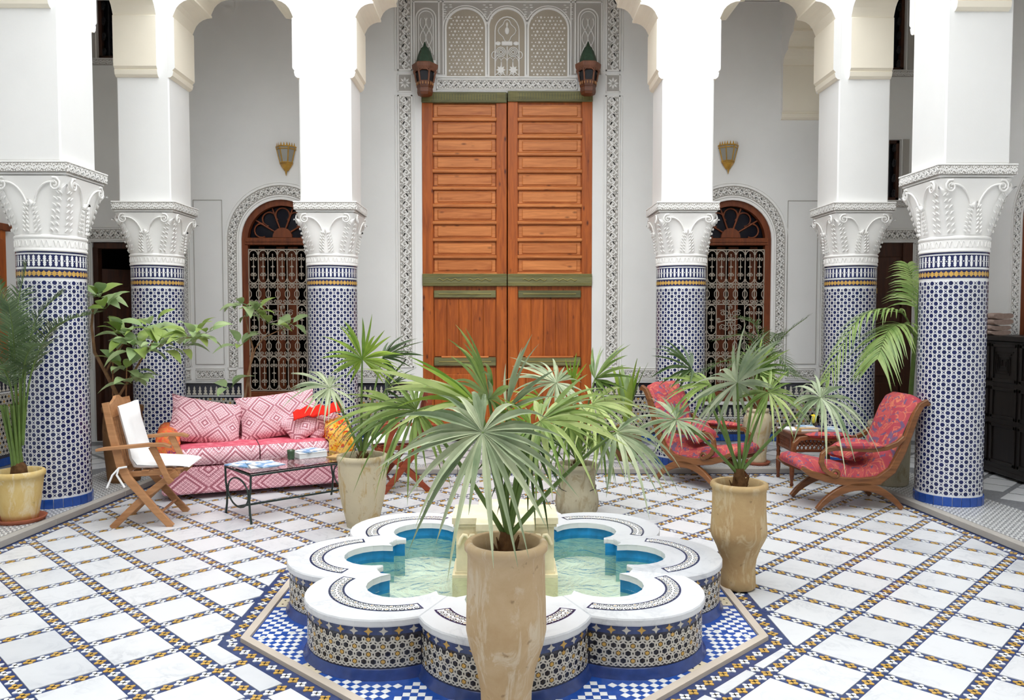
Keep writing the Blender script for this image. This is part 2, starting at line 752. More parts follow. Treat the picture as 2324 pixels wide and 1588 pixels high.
# stone rim of the octagonal apron round the fountain, and its blue and white tiles
RIMST = plaster('beige_rim_stone', (206, 194, 180), .22)
rim_in = offset_loop(octo_hp, -.04)
for i in range(8):
    p, q = octo[i], octo[(i + 1) % 8]
    r, s = rim_in[(i + 1) % 8], rim_in[i]
    # offset_loop returns the corner before edge i at index i
    e = MB()
    e.prism([octo[i], octo[(i + 1) % 8], rim_in[(i + 1) % 8][:2], rim_in[i][:2]], -.004, .018, RIMST, cap0=False)
    e.build('rim_stone', floor)
e = MB()
e.prism([p[:2] for p in rim_in], -.003, .003, G_BLUE, cap0=False)
e.build('blue_glazed_bed', floor)['label'] = 'blue glazed bed between the white checker tiles'


# ------------------------------------------------------------------ fountain outline
FSX, FSY = 1.09, 1.07
F_TIP, F_RHO, F_C = 1.05, .3396, .7104


def fpt(x, y):
    return (x * FSX, y * FSY)


def rot2(x, y, a):
    return (x * math.cos(a) - y * math.sin(a), x * math.sin(a) + y * math.cos(a))


def lobe_arc(k, grow=0.0, n=14):
    a = -PI / 2 + k * PI / 4
    r = F_RHO + grow
    h = math.asin(min(1, (F_C * math.sin(PI / 8)) / r)) + PI / 8  # where the arc meets the valley ray
    out = []
    for i in range(n + 1):
        t = -h + 2 * h * i / n
        out.append(fpt(*rot2(F_C + r * math.cos(t), r * math.sin(t), a)))
    return out


def inner_arc(k, grow=0.0, n=12):
    a = -PI / 2 + k * PI / 4
    pts = [(.635 + grow) * 1.0 * Vector((math.cos(math.radians(t)), math.sin(math.radians(t)))) for t in (-22.5, -19)]
    for i in range(n + 1):
        t = math.radians(-105 + 210 * i / n)
        pts.append(Vector((.62 + (.17 + grow) * math.cos(t), (.17 + grow) * math.sin(t))))
    pts += [(.635 + grow) * Vector((math.cos(math.radians(t)), math.sin(math.radians(t)))) for t in (19, 22.5)]
    return [fpt(*rot2(p.x, p.y, a)) for p in pts]


outer = [p for k in range(8) for p in lobe_arc(k)[:-1]]
# checker tiles, one grid per side of the octagon
ck, CP = [], .031
checker = MB()
checker.prism([(-CP * .48, -CP * .48), (CP * .48, -CP * .48), (CP * .48, CP * .48), (-CP * .48, CP * .48)], .001, .0045, G_WHITE, cap0=False)
for i in range(8):
    p, q = Vector(octo[i]), Vector(octo[(i + 1) % 8])
    mid, d = (p + q) / 2, (q - p).normalized()
    nrm = Vector((-d.y, d.x))
    ang = math.atan2(d.y, d.x)
    th = math.atan2((mid.y - FC.y) / FSY, (mid.x - FC.x) / FSX)
    for u in range(-22, 23):
        for v in range(0, 22):
            if (u + v) % 2:
                continue
            c = mid + d * (u * CP) + nrm * (.062 + v * CP)
            rel = Vector(((c.x - FC.x) / FSX, (c.y - FC.y) / FSY))
            a = math.atan2(rel.y, rel.x)
            da = (a - th + PI) % (2 * PI) - PI
            if abs(da) > PI / 8 - .004:
                continue
            k = round((a + PI / 2) / (PI / 4))
            ca = -PI / 2 + k * PI / 4
            lc = Vector((F_C * math.cos(ca), F_C * math.sin(ca)))
            if (rel - lc).length < F_RHO + .030 or rel.length < .86:
                continue
            if abs(u) * CP < .075:
                continue
            ck.append(Matrix.Translation((c.x, c.y, 0)) @ Matrix.Rotation(ang, 4, 'Z'))
pieces('checker_tile', 'small_checker_tiles', checker, ck, floor, 300)
SPOT = plaster('stained_cream_stone', (226, 214, 186), .25)
for i in range(8):
    p, q = Vector(octo[i]), Vector(octo[(i + 1) % 8])
    mid, d = (p + q) / 2, (q - p).normalized()
    nrm = Vector((-d.y, d.x))
    e = MB()
    M = Matrix.Translation((mid.x, mid.y, 0)) @ Matrix.Rotation(math.atan2(d.y, d.x), 4, 'Z')
    e.prism([(-.062, .045), (.062, .045), (.062, .17), (-.062, .17)], .001, .006, SPOT, M, cap0=False)
    for hx, hy in ((-.03, .07), (.025, .07), (0, .095), (-.035, .11), (.03, .115)):
        e.flat(circ(.006, 8, 0, hx, hy), .0065, G_BLACK, M)
    e.build('drain_slab', floor)['label'] = 'cream stone drain slab with small dark holes'

# ------------------------------------------------------------------ kerbs and gallery floor
KW = .065
CURBM = plaster('grey_kerb_stone', (176, 172, 166), .18)
ct = 0
for (p, q, nm) in ((court[3], court[0], 1), (court[1], court[2], 2), (court[2], court[3], 3)):
    p, q = Vector(p), Vector(q)
    d = (q - p).normalized()
    nrm = Vector((d.y, -d.x))
    if nm == 3:
        p, q = p - d * KW, q + d * KW
    root = struct(link('trim_%d' % nm, None), 'grey stone kerb edging the raised gallery')
    L = (q - p).length
    n = max(1, round(L / .95))
    for i in range(n):
        a, b = p + d * (L * i / n + .0015), p + d * (L * (i + 1) / n - .0015)
        e = MB()
        c = (a + b) / 2 + nrm * (KW / 2)
        e.box((c.x, c.y, .0245), ((b - a).length, KW, .055), CURBM, .006, rz=math.atan2(d.y, d.x))
        e.build('kerb_stone', root)

GZ = .05
XS, YW = 5.0, 9.41     # side walls, back wall
BANDG = plain('grey_mosaic_band', (128, 130, 134), .4, .4, 0, .35, 60)
gal = MB()
kx = [curb_x(y) + KW for y in (YF, YB)]
for sg in (-1, 1):
    pl = [(sg * (curb_x(YF - 1.7) + KW), YF - 1.7), (sg * XS, YF - 1.7), (sg * XS, YB + KW), (sg * (curb_x(YB) + KW), YB + KW)]
    shape(gal, [pl if sg > 0 else pl[::-1]], -.05, GZ - .003, BANDG)
shape(gal, [[(-XS, YB + KW), (XS, YB + KW), (XS, YW + .02), (-XS, YW + .02)]], -.05, GZ - .003, BANDG)
gal = struct(gal.build('floor'), 'raised gallery floor of white diamonds and fine mosaic')
# fine mosaic strip beside the kerb
mo = MB()
PM = .043
STRIP = .62


def strip_piece(x, y, k):
    mo.flat(circ(PM * .50, 8, PI / 8, x, y), GZ - .0005, G_WHITE)
    mo.flat(star(PM * .34, PM * .10, 4, 0 if k else PI / 4, x, y), GZ + .0003, G_INK)


for sg in (-1, 1):
    y = 3.6
    j = 0
    while y < YB + KW + STRIP:
        x = curb_x(min(y, YB)) + KW + .025
        i = 0
        while x < curb_x(min(y, YB)) + KW + STRIP:
            strip_piece(sg * x, y, (i + j) % 2)
            x += PM
            i += 1
        y += PM
        j += 1
y, j = YB + KW + .025, 0
while y < YB + .30:
    x = -3.25
    while x < 3.28:
        strip_piece(x, y, j % 2)
        x += PM
    y += PM
    j += 1
stuff(mo.build('fine_mosaic', gal))
tl = []
gt = MB()
GS = .30
g2 = (GS - .05) / 2
gt.prism([(0, -g2 * 1.414), (g2 * 1.414, 0), (0, g2 * 1.414), (-g2 * 1.414, 0)], GZ - .006, GZ + .001, MARBLE, cap0=False)
for a in range(-60, 60):
    for b in range(-60, 60):
        x, y = (a + b) * GS * .7071, (b - a) * GS * .7071 + .05
        if y < 2.5 or y > YW - .2 or abs(x) > XS - .2:
            continue
        if y < YB + .35 + GS * .2 and abs(x) < curb_x(min(y, YB)) + KW + STRIP + GS * .5:
            continue
        tl.append(Matrix.Translation((x, y, 0)))
pieces('marble_tile', 'far_gallery_tiles', gt, tl, gal, 220)

# ------------------------------------------------------------------ carved stucco relief
def arabesque(mb, L, W, M, m, pitch=None, h=.010):
    """scrolling vine relief along x (0..L), centred on y, coming out of the wall along z"""
    pitch = pitch or W * 1.15
    n = max(1, round(L / pitch))
    p = L / n
    a = W * .20
    r = W * .082

    def rib(pts, w):
        mb.sweep([(x, y, h * .5) for x, y in pts], h, w, (0, 0, 1), m, M)
    pts = [(L * i / (n * 10), a * math.sin(2 * PI * i / 10)) for i in range(n * 10 + 1)]
    rib(pts, r * 1.5)
    for k in range(n):
        for s in (1, -1):
            cx, cy = p * (k + (.25 if s > 0 else .75)), -s * a * .35
            R0 = W * .27
            sp = []
            for i in range(11):
                t = i / 10
                an = s * (PI / 2) - s * t * 3.6 * PI * .75
                rr = R0 * (1 - .72 * t)
                sp.append((cx + rr * math.cos(an) * p / (W * 1.15), cy + rr * math.sin(an)))
            rib(sp, r * 1.2)
            for q, (dx, dy, an) in enumerate(((.0, -.33, .5), (.22, -.36, -.5), (-.22, -.34, 1.2), (.05, .40, .2), (.26, .30, -.9))):
                c = (cx + dx * p, cy * .3 - s * -dy * W * 1.0)
                if abs(c[1]) > W * .44 or not 0 < c[0] < L:
                    continue
                lw, ll = W * .07, W * .15
                lf = [(-ll, 0), (0, -lw), (ll, 0), (0, lw)]
                lf = [rot2(x, y, an) for x, y in lf]
                mb.prism([(c[0] + x, c[1] + y) for x, y in lf], 0, h * .9, m, M, cap0=False)


def carved_band(name, parent, origin, xdir, ydir, L, W, frame=.012, pitch=None, depth=.012):
    """recessed grey ground, two raised fillets and the vine between them; origin = middle of the left end"""
    mb = MB()
    M = facing(origin, xdir, ydir)
    mb.box((L / 2, 0, .001), (L, W, .002), GROUND, 0, M)
    for s in (-1, 1):
        mb.box((L / 2, s * (W / 2 - frame / 2), depth * .5), (L, frame, depth), STUCCO, .002, M)
        mb.box((L / 2, s * (W / 2 + frame * 1.3), .004), (L, frame * .8, .008), STUCCO, .002, M)
    for x in (frame / 2, L - frame / 2):
        mb.box((x, 0, depth * .5), (frame, W, depth), STUCCO, .002, M)
    arabesque(mb, L - 2 * frame, W - 2 * frame, M @ Matrix.Translation((frame, 0, 0)), STUCCO, pitch, depth)
    return mb.build(name, parent)


# ------------------------------------------------------------------ columns
CR = .245
SH0, SH1 = .085, 1.765        # dot mosaic, measured from the gallery floor


def cyl_piece(mb, poly, a, z, off, m):
    r = CR + off
    mb.add([(r * math.cos(a + x / CR), r * math.sin(a + x / CR), z + y) for x, y in poly], [tuple(range(len(poly)))], m)


def shaft_mosaic():
    mb = MB()
    n = 22
    rows = int((SH1 - SH0) / .0312)
    dot = circ(.0170, 8, PI / 8)
    cross = star(.0225, .0046, 4, PI / 4)
    for j in range(rows):
        z = SH0 + .0156 + j * (SH1 - SH0) / rows
        for i in range(2 * n):
            a = PI * i / n
            cyl_piece(mb, dot if (i + j) % 2 else cross, a, z, .0012, G_NAVY)
    return mb.mesh('shaft_mosaic')


def band_mosaic():
    mb = MB()

    def ring(z0, z1, off, m):
        mb.lathe([(CR, z0), (CR + off, z0), (CR + off, z1), (CR, z1)], m, 48, smooth=False)
    ring(1.782, 1.785, .003, G_WHITE)
    ring(1.787, 1.853, .0012, G_NAVY)
    n = 44
    for i in range(n):
        a = 2 * PI * i / n
        w = 2 * PI * CR / n
        cyl_piece(mb, [(-w * .5, -.010), (w * .5, -.010), (w * .5, .010), (-w * .5, .010)], a, 1.82, .0026, G_YEL)
        cyl_piece(mb, [(-w * .36, 0), (w * .36, 0), (0, .014)], a, 1.83, .0028, G_YEL)
        cyl_piece(mb, [(-w * .36, 0), (0, -.014), (w * .36, 0)], a, 1.81, .0028, G_YEL)
        cyl_piece(mb, circ(.0048, 4), a + PI / n, 1.82, .0034, G_NAVY)
    ring(1.858, 1.868, .003, G_WHITE)
    ring(1.87, 1.966, .0012, G_NAVY)
    n = 40
    for i in range(n):
        a = 2 * PI * i / n
        for s in (1, -1):
            pin = [(-.0105, -.0035), (-.006, .004), (-.0115, .014), (-.0075, .025), (-.011, .031), (-.004, .041), (0, .045)]
            pin = pin + [(-x, y) for x, y in pin[-2::-1]]
            pl = [(x, s * y) for x, y in pin]
            cyl_piece(mb, pl if s < 0 else pl[::-1], a, 1.918, .0026, G_WHITE)
        cyl_piece(mb, circ(.006, 4), a + PI / n, 1.918, .003, G_WHITE)
    ring(1.968, 1.976, .003, G_WHITE)
    ring(1.978, 1.990, .004, G_NAVY)
    return mb.mesh('band_mosaic')


def capital_mesh():
    mb = MB()
    z0, z1 = 0.0, .50           # neck bottom to abacus underside

    def B(th, t, off=0.0):
        h = .247 + .008 * t + .045 * t ** 3.2
        n = 2 + 7 * t ** 1.6
        c, s = abs(math.cos(th)), abs(math.sin(th))
        r = h / ((c ** n + s ** n) ** (1 / n)) + off
        return Vector((r * math.cos(th), r * math.sin(th), .115 + t * (z1 - .115)))
    mb.lathe([(.245, 0), (.254, 0), (.256, .012), (.25, .02), (.25, .024)], STUCCO, 48)
    mb.lathe([(.25, .024), (.251, .085)], STUCCO, 48)
    mb.lathe([(.25, .085), (.257, .09), (.259, .1), (.255, .108), (.247, .115)], STUCCO, 48)
    for i in range(20):       # carved neck ring
        a = 2 * PI * i / 20
        for s in (-1, 1):
            pts = [((.252) * math.cos(a + s * .13 * k / 5), .252 * math.sin(a + s * .13 * k / 5), .034 + .042 * math.sin(PI * k / 5)) for k in range(6)]
            mb.tube(pts, .0045, STUCCO, 4, cap=False)
    rows = [[tuple(B(2 * PI * k / 64, t / 14)) for k in range(64)] for t in range(15)]
    mb.grid(rows, STUCCO, cu=True)
    for q in range(8):
        th0 = PI / 4 * q
        corner = q % 2 == 1
        T = .86 if corner else .60
        W = .34 if corner else .30
        rows = []
        for i in range(13):
            u = i / 12
            t = T * u
            w = W * (1 - u) ** .45 * (.8 + .2 * abs(math.sin(u * 13)))
            curl = .004 + .012 * u + (.055 if corner else .04) * max(0, u - .75) ** 1.3 * 5
            row = []
            for j in range(7):
                v = -1 + j / 3
                p = B(th0 + v * w, t, (curl) * (1 - v * v) + .001)
                row.append(tuple(p))
            rows.append(row)
        tip = rows[-1]
        rows.append([tuple(Vector(p) * 1.02 + Vector((0, 0, -.025))) for p in tip])
        mb.grid(rows, STUCCO)
        # herringbone leaflets
        for i in range(7):
            u = (i + .5) / 8
            for s in (-1, 1):
                for kk in (1, 2):
                    w = W * (1 - u) ** .45
                    a = th0 + s * w * (.28 if kk == 1 else .66)
                    p, p2 = B(a, T * u, .013 + .014 * u), B(a + s * .085, T * u + .065, .010 + .014 * u)
                    mb.tube([tuple(p), tuple((p + p2) / 2 + p.normalized() * .003), tuple(p2)], [.004, .0085, .001], STUCCO, 5, cap=False)
        # stems running up and out into volutes
        if not corner:
            for s in (-1, 1):
                pts = []
                for i in range(9):
                    u = i / 8
                    a = th0 + s * (.10 + .50 * u ** 1.4)
                    pts.append(tuple(B(a, .50 + .40 * math.sin(u * PI * .55), .012)))
                mb.tube(pts, .0075, STUCCO, 6)
                cen = B(th0 + s * .60, .86, .014)
                tx = Vector((-math.sin(th0), math.cos(th0), 0)) * s
                sp = []
                for i in range(15):
                    u = i / 14
                    an = PI * .6 - u * 3.3 * PI
                    r = .047 * (1 - .8 * u)
                    sp.append(tuple(cen + tx * (r * math.cos(an)) + Vector((0, 0, r * math.sin(an))) + Vector((math.cos(th0), math.sin(th0), 0)) * .006))
                mb.tube(sp, [.0085 - .004 * i / 14 for i in range(15)], STUCCO, 6)
    return mb.mesh('capital')


def abacus_mesh():
    mb = MB()
    for h, z0, z1 in ((.272, .0, .012), (.285, .012, .03), (.300, .03, .10), (.308, .10, .112)):
        mb.box((0, 0, (z0 + z1) / 2), (2 * h, 2 * h, z1 - z0), GROUND if h == .300 else STUCCO, .003)
    for q in range(4):
        R = Matrix.Rotation(q * PI / 2, 4, 'Z')
        M = R @ facing((-.298, -.300, .065), (1, 0, 0), (0, 0, 1))
        arabesque(mb, .596, .066, M, STUCCO, .075, .007)
    return mb.mesh('abacus')


ME_SHAFT, ME_BAND, ME_CAP, ME_ABA = shaft_mosaic(), band_mosaic(), capital_mesh(), abacus_mesh()
_b = MB()
_b.lathe([(CR, 0), (CR, 1.99)], G_WHITE, 64)
ME_CORE = _b.mesh('shaft')
_b = MB()
_a = PI / 24
_b.add([((CR + .004 + e) * math.cos(s * _a * .94), (CR + .004 + e) * math.sin(s * _a * .94), z) for z in (0, .072) for e in (0, .006) for s in (-1, 1)],
       [(2, 3, 7, 6), (6, 7, 5, 4), (0, 2, 6, 4), (3, 1, 5, 7), (0, 1, 3, 2)], G_BLUE)
ME_BASE = _b.mesh('base_tile')
COLS = [(-3.60, 6.36, 1.12, 'mosaic column nearest on the left, behind the feathery palm in the yellow pot'),
        (-3.50, 8.05, 1.0, 'mosaic column behind the left end of the pink sofa and the folding chair'),
        (-1.744, 8.05, 1.0, 'mosaic column behind the right arm of the pink sofa, left of the big door'),
        (1.784, 8.05, 1.0, 'mosaic column behind the red armchair, right of the big door'),
        (3.506, 8.05, 1.0, 'mosaic column behind the carved side table, beside the dark brown door'),
        (3.60, 6.36, 1.10, 'mosaic column nearest on the right, behind the red armchair facing left')]
ABZ = []
for x, y, zs, lab in COLS:
    t = thing('column', lab, 'column', (x, y, GZ))
    link('shaft', ME_CORE, t)
    stuff(link('dot_mosaic', ME_SHAFT, t))
    stuff(link('band_mosaic', ME_BAND, t))
    c = link('capital', ME_CAP, t, (0, 0, 1.99))
    c.scale = (1, 1, zs)
    link('abacus', ME_ABA, t, (0, 0, 1.99 + .5 * zs))
    ABZ.append(GZ + 1.99 + .5 * zs + .112)
    for k in range(24):
        link('base_tile', ME_BASE, t, None, 2 * PI * k / 24)

# ------------------------------------------------------------------ arcade: piers and lobed arches
PH = .252
ZTOP = 7.4


def half_profile(w, apex, z0=3.84, z1=4.42, n=4):
    """from the pier (x = 0) to the crown (x = w): cyma step, upright, then lobes"""
    pts = [(0, z0), (.026, z0 + .004), (.046, z0 + .022), (.056, z0 + .062), (.046, z0 + .07), (.07, z0 + .095), (.07, z1 - .012)]
    x, z = .07, z1
    for k in range(n):
        f0, f1 = k / n, (k + 1) / n
        # main curve: quarter ellipse
        x1 = .07 + (w - .07) * f1
        z1_ = z1 + (apex - z1) * f1
        st = .02 if k < n - 1 else 0
        pts.append((x - .012, z))
        for i in range(1, 7):
            a = PI / 2 * i / 6
            pts.append((x + (x1 - x) * (1 - math.cos(a)), z + (z1_ - st - z) * math.sin(a)))
        if st:
            pts.append((x1, z1_))
        x, z = x1, z1_
    return pts


def arch_poly(xa, xb, apex, top, n=4, z0=3.84, z1=4.42):
    w = (xb - xa) / 2
    h = half_profile(w, apex, z0, z1, n)
    low = [(xa + x, z) for x, z in h] + [(xb - x, z) for x, z in h[-2::-1]]
    return low + [(xb, top), (xa, top)]


MXZ = Matrix(((1, 0, 0, 0), (0, 0, -1, 0), (0, 1, 0, 0), (0, 0, 0, 1)))     # (x, z, d) -> x, -d, z
MYZ = Matrix(((0, 0, 1, 0), (1, 0, 0, 0), (0, 1, 0, 0), (0, 0, 0, 1)))      # (y, z, d) -> d, y, z


def bay_back(root, xa, xb, y, apex, n):
    mb = MB()
    shape(mb, [arch_poly(xa, xb, apex, ZTOP, n)], -(y + PH - .01), -(y - PH + .0), WHITE, CREAM, MXZ, True)
    mb.build('arch', root)


def bay_side(root, ya, yb, x, apex, n):
    mb = MB()
    shape(mb, [arch_poly(ya, yb, apex, ZTOP, n)], x - .205, x + .205, WHITE, CREAM, MYZ, True)
    mb.build('arch', root)


arc_b = struct(link('wall_arcade_back', None), 'white back arcade wall on four columns')
arc_l = struct(link('wall_arcade_left', None), 'white left arcade wall')
arc_r = struct(link('wall_arcade_right', None), 'white right arcade wall')
for (x, y, zs, lab), za, root in zip(COLS, ABZ, (arc_l, arc_b, arc_b, arc_b, arc_b, arc_r)):
    mb = MB()
    yy = y - .04 if abs(x) > 3.55 else y
    mb.box((x, yy, (za + ZTOP) / 2), (2 * PH, 2 * PH, ZTOP - za), WHITE, .012)
    mb.build('pier', root)
X2, X3, X4, X5 = -3.50, -1.744, 1.784, 3.506
bay_back(arc_b, X2 + PH - .01, X3 - PH + .01, 8.05, 4.98, 3)
bay_back(arc_b, X3 + PH - .01, X4 - PH + .01, 8.05, 5.80, 9)
bay_back(arc_b, X4 + PH - .01, X5 - PH + .01, 8.05, 4.98, 3)
for sg, root in ((-1, arc_l), (1, arc_r)):
    bay_side(root, 6.32 + PH - .01, 8.05 - PH + .01, sg * 3.545, 4.95, 3)
    bay_side(root, 1.09 + PH - .01, 6.32 - PH + .01, sg * 3.60, 5.80, 10)
    mb = MB()
    mb.box((sg * 3.65, 1.09, (ZTOP + GZ) / 2), (2 * PH, 2 * PH, ZTOP - GZ), WHITE, .01)
    mb.build('pier', root)
    mb = MB()
    mb.box((sg * 3.65, -.05, (ZTOP + 3.9) / 2), (2 * PH, 1.9, ZTOP - 3.9), WHITE, .01)
    mb.build('spandrel', root)
# the arch that spans the gallery behind the fifth column: springer on the back wall
mb = MB()
shape(mb, [arch_poly(8.05 + PH - .01, YW + .005, 4.9, 5.5, 3, 3.84, 4.46)], 3.24, 3.76, WHITE, CREAM, MYZ, True)
mb.build('gallery_arch', arc_b)


# ------------------------------------------------------------------ zellige pattern
def zellige(L, H, a, half=False):
    out = []
    rows = int(H / (a * .866)) + 2
    for j in range(-1, rows):
        for i in range(-2, int(L / a) + 2):
            x, y = i * a + (j % 2) * a / 2, j * a * .866
            q = i - (j - (j % 2)) // 2
            if -.1 * a < x < L + .1 * a and a * .2 < y < H - a * .2:
                if (q - j) % 3 == 0:
                    out.append((star(.30 * a, .17 * a, 6, PI / 6, x, y), .0018, G_YEL))
                else:
                    out.append((circ(.17 * a, 6, 0, x, y), .0016, G_BLACK))
            for d in (0, PI / 3, 2 * PI / 3):
                cx, cy = x + a / 2 * math.cos(d), y + a / 2 * math.sin(d)
                if not (.1 * a < cx < L - .05 * a and a * .25 < cy < H - a * .22):
                    continue
                ring = [(cx + u, cy + v) for u, v in (rot2(px * a, py * a, d) for px, py in ((-.22, -.16), (0, -.33), (.22, -.16), (.22, .16), (0, .33), (-.22, .16)))]
                lens = [(cx + u, cy + v) for u, v in (rot2(px * a, py * a, d) for px, py in ((-.085, 0), (0, -.17), (.085, 0), (0, .17)))]
                out.append((ring, .0012, G_IVORY))
                out.append((lens, .0022, G_BLACK))
    return out


def merlons(L, z0, h, p, m):
    out = []
    n = max(1, int(L / p))
    for i in range(n):
        c = (i + .5) * L / n
        pin = [(-.42, 0), (-.42, .12), (-.16, .26), (-.30, .44), (-.14, .60), (-.2, .74), (0, 1)]
        pin = pin + [(-x, y) for x, y in pin[-2::-1]]
        out.append(([(c - x * p, z0 + y * h) for x, y in pin], .0016, m))
    return out


def dado(parent, x0, x1, M0, ztop=.745):
    """mosaic dado on a wall; local x along the wall, y up, z out; heights above the court floor"""
    L = x1 - x0
    M = M0 @ Matrix.Translation((x0, 0, 0))
    mb = MB()
    mb.box((L / 2, (ztop + .05) / 2, .002), (L, ztop - .05, .012), G_INK, 0, M)
    z1 = ztop - .16
    for poly, off, m in zellige(L, z1 - .15, .052):
        mb.flat([(x, y + .15) for x, y in poly], .008 + off, m, M)
    mb.box((L / 2, z1 + .008, .005), (L, .012, .012), G_WHITE, 0, M)
    for poly, off, m in merlons(L, z1 + .022, .105, .062, G_IVORY):
        mb.flat(poly, .008 + off, m, M)
    mb.box((L / 2, ztop - .006, .008), (L, .016, .02), G_BLACK, 0, M)
    stuff(mb.build('dado_mosaic', parent))
    n = max(1, round(L / .075))
    b = MB()
    b.box((0, .09, .006), (L / n - .003, .078, .022), G_BLUE, .002)
    me = b.mesh('base_tile')
    for i in range(n):
        o = link('base_tile', me, parent)
        o.matrix_basis = M @ Matrix.Translation(((i + .5) * L / n, 0, 0))


# ------------------------------------------------------------------ walls with openings
def arch_loop(cx, half, z0, spring, n=18):
    pts = [(cx - half, z0), (cx + half, z0)]
    for i in range(n + 1):
        a = PI * i / n
        pts.append((cx + half * math.cos(a), spring + half * math.sin(a)))
    return pts


WIN = [(-2.635, .47), (2.687, .47)]
WZ0, WSP = .52, 2.44
D1 = (-.975, 1.028, GZ, 4.15)
holes = [arch_loop(cx, h, WZ0, WSP) for cx, h in WIN]


def rect(x0, x1, z0, z1):
    return [(x0, z0), (x1, z0), (x1, z1), (x0, z1)]


UPW = [(-4.75, -4.15, 4.54, 5.42), (4.10, 4.71, 4.43, 5.42), (4.10, 4.68, 2.91, 3.62)]
DL, DR = (-4.87, -4.05, GZ, 2.41), (4.05, 4.85, GZ, 2.41)
holes += [rect(*D1), rect(*DL), rect(*DR)] + [rect(*w) for w in UPW]
wb = MB()
shape(wb, [rect(-XS, XS, 0, 5.56)] + holes, -(YW + .2), -YW, WHITE, WHITE, MXZ)
wall_b = struct(wb.build('wall_back'))
back = facing((0, YW, 0), (1, 0, 0), (0, 0, 1))      # local x = world x, y = height, z towards the court
dk = MB()
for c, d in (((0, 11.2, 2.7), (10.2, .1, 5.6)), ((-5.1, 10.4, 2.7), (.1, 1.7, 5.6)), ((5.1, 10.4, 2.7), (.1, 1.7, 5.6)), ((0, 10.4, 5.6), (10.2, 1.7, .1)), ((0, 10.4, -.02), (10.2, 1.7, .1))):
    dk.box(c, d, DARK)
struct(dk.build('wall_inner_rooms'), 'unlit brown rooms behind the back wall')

for nm, sg in (('wall_left', -1), ('wall_right', 1)):
    w = MB()
    w.box((sg * (XS + .1), 3.5, 2.78), (.2, 12.2, 5.56), WHITE)
    o = struct(w.build(nm))
    if sg < 0:
        wall_l = o
    else:
        wall_r = o
w = MB()
w.box((0, -2.45, 2.78), (10.4, .2, 5.56), WHITE)
struct(w.build('wall_front'))
w = MB()
w.box((0, -.9, (ZTOP + 4.6) / 2), (7.9, .5, ZTOP - 4.6), WHITE)
struct(w.build('wall_arcade_front'), 'white upper wall above the front gallery')
CEIL = wood('cedar_ceiling', (176, 156, 132), (206, 190, 168), 'Y', .7)
w = MB()
w.box((0, 8.72, 5.62), (10.4, 1.6, .1), CEIL)
w.box((0, -1.65, 5.62), (10.4, 1.9, .1), CEIL)
for sg in (-1, 1):
    w.box((sg * 4.4, 3.6, 5.62), (1.45, 8.9, .1), CEIL)
struct(w.build('ceiling'))
w = MB()
w.box((0, -1.6, .02), (10.2, 1.9, .06), MARBLE)

# dado along the back wall
for x0, x1, zt in ((-4.04, -3.125, .745), (-3.125, -2.145, .48), (-2.145, -.985, .745), (1.04, 2.197, .745), (2.197, 3.177, .48), (3.177, 4.04, .745)):
    dado(wall_b, x0, x1, back, zt)
left_m = facing((-XS, 9.2, 0), (0, 1, 0), (0, 0, 1))      # faces +x
left_m = facing((-XS, 0, 0), (0, 1, 0), (0, 0, 1))
right_m = facing((XS, 0, 0), (0, -1, 0), (0, 0, 1))
dado(wall_l, 6.2, 9.38, left_m, .93)


def panel_lines(name, parent, rects_, M, w=.007):
    mb = MB()
    for x0, x1, z0, z1 in rects_:
        for c, d in ((((x0 + x1) / 2, z0, .003), (x1 - x0, w, .008)), (((x0 + x1) / 2, z1, .003), (x1 - x0, w, .008)), ((x0, (z0 + z1) / 2, .003), (w, z1 - z0, .008)), ((x1, (z0 + z1) / 2, .003), (w, z1 - z0, .008))):
            mb.box(c, d, GROUND, 0, M)
    return mb.build(name, parent)


# carved bands of the back wall: horizontal one above the dado, uprights beside the door
def hband(x0, x1, z, W=.11, **k):
    carved_band('carved_band', wall_b, back @ Vector((x0, z, .002)), (1, 0, 0), (0, 0, 1), x1 - x0, W, **k)


def vband(x, z0, z1, W, **k):
    carved_band('carved_band', wall_b, back @ Vector((x, z0, .002)), (0, 0, 1), (-1, 0, 0), z1 - z0, W, **k)


for x0, x1 in ((-3.66, -3.32), (-1.96, -1.30), (1.38, 2.0), (3.34, 3.70)):
    hband(x0, x1, .85)
for x in (-3.77, -3.225, -2.05, 2.10, 3.25, 3.80):          # small corner squares
    mb = MB()
    M = back @ Matrix.Translation((x, .85, .002))
    mb.box((0, 0, .001), (.10, .12, .002), GROUND, 0, M)
    for c, d in (((0, .056, .005), (.11, .009, .012)), ((0, -.056, .005), (.11, .009, .012)), ((.051, 0, .005), (.009, .12, .012)), ((-.051, 0, .005), (.009, .12, .012))):
        mb.box(c, d, STUCCO, 0, M)
    for i in range(8):
        a = PI / 4 * i
        mb.prism([(.008 * math.cos(a), .008 * math.sin(a)), (.028 * math.cos(a - .32), .028 * math.sin(a - .32)), (.044 * math.cos(a), .044 * math.sin(a)), (.028 * math.cos(a + .32), .028 * math.sin(a + .32))], 0, .01, STUCCO, M, cap0=False)
    mb.build('carved_rosette', wall_b)
vband(-3.77, .94, 2.62, .10)
vband(3.80, .94, 2.62, .10)
panel_lines('panel_line', wall_b, [(-3.66, -3.325, .97, 2.9), (3.345, 3.70, .97, 2.9)], back)
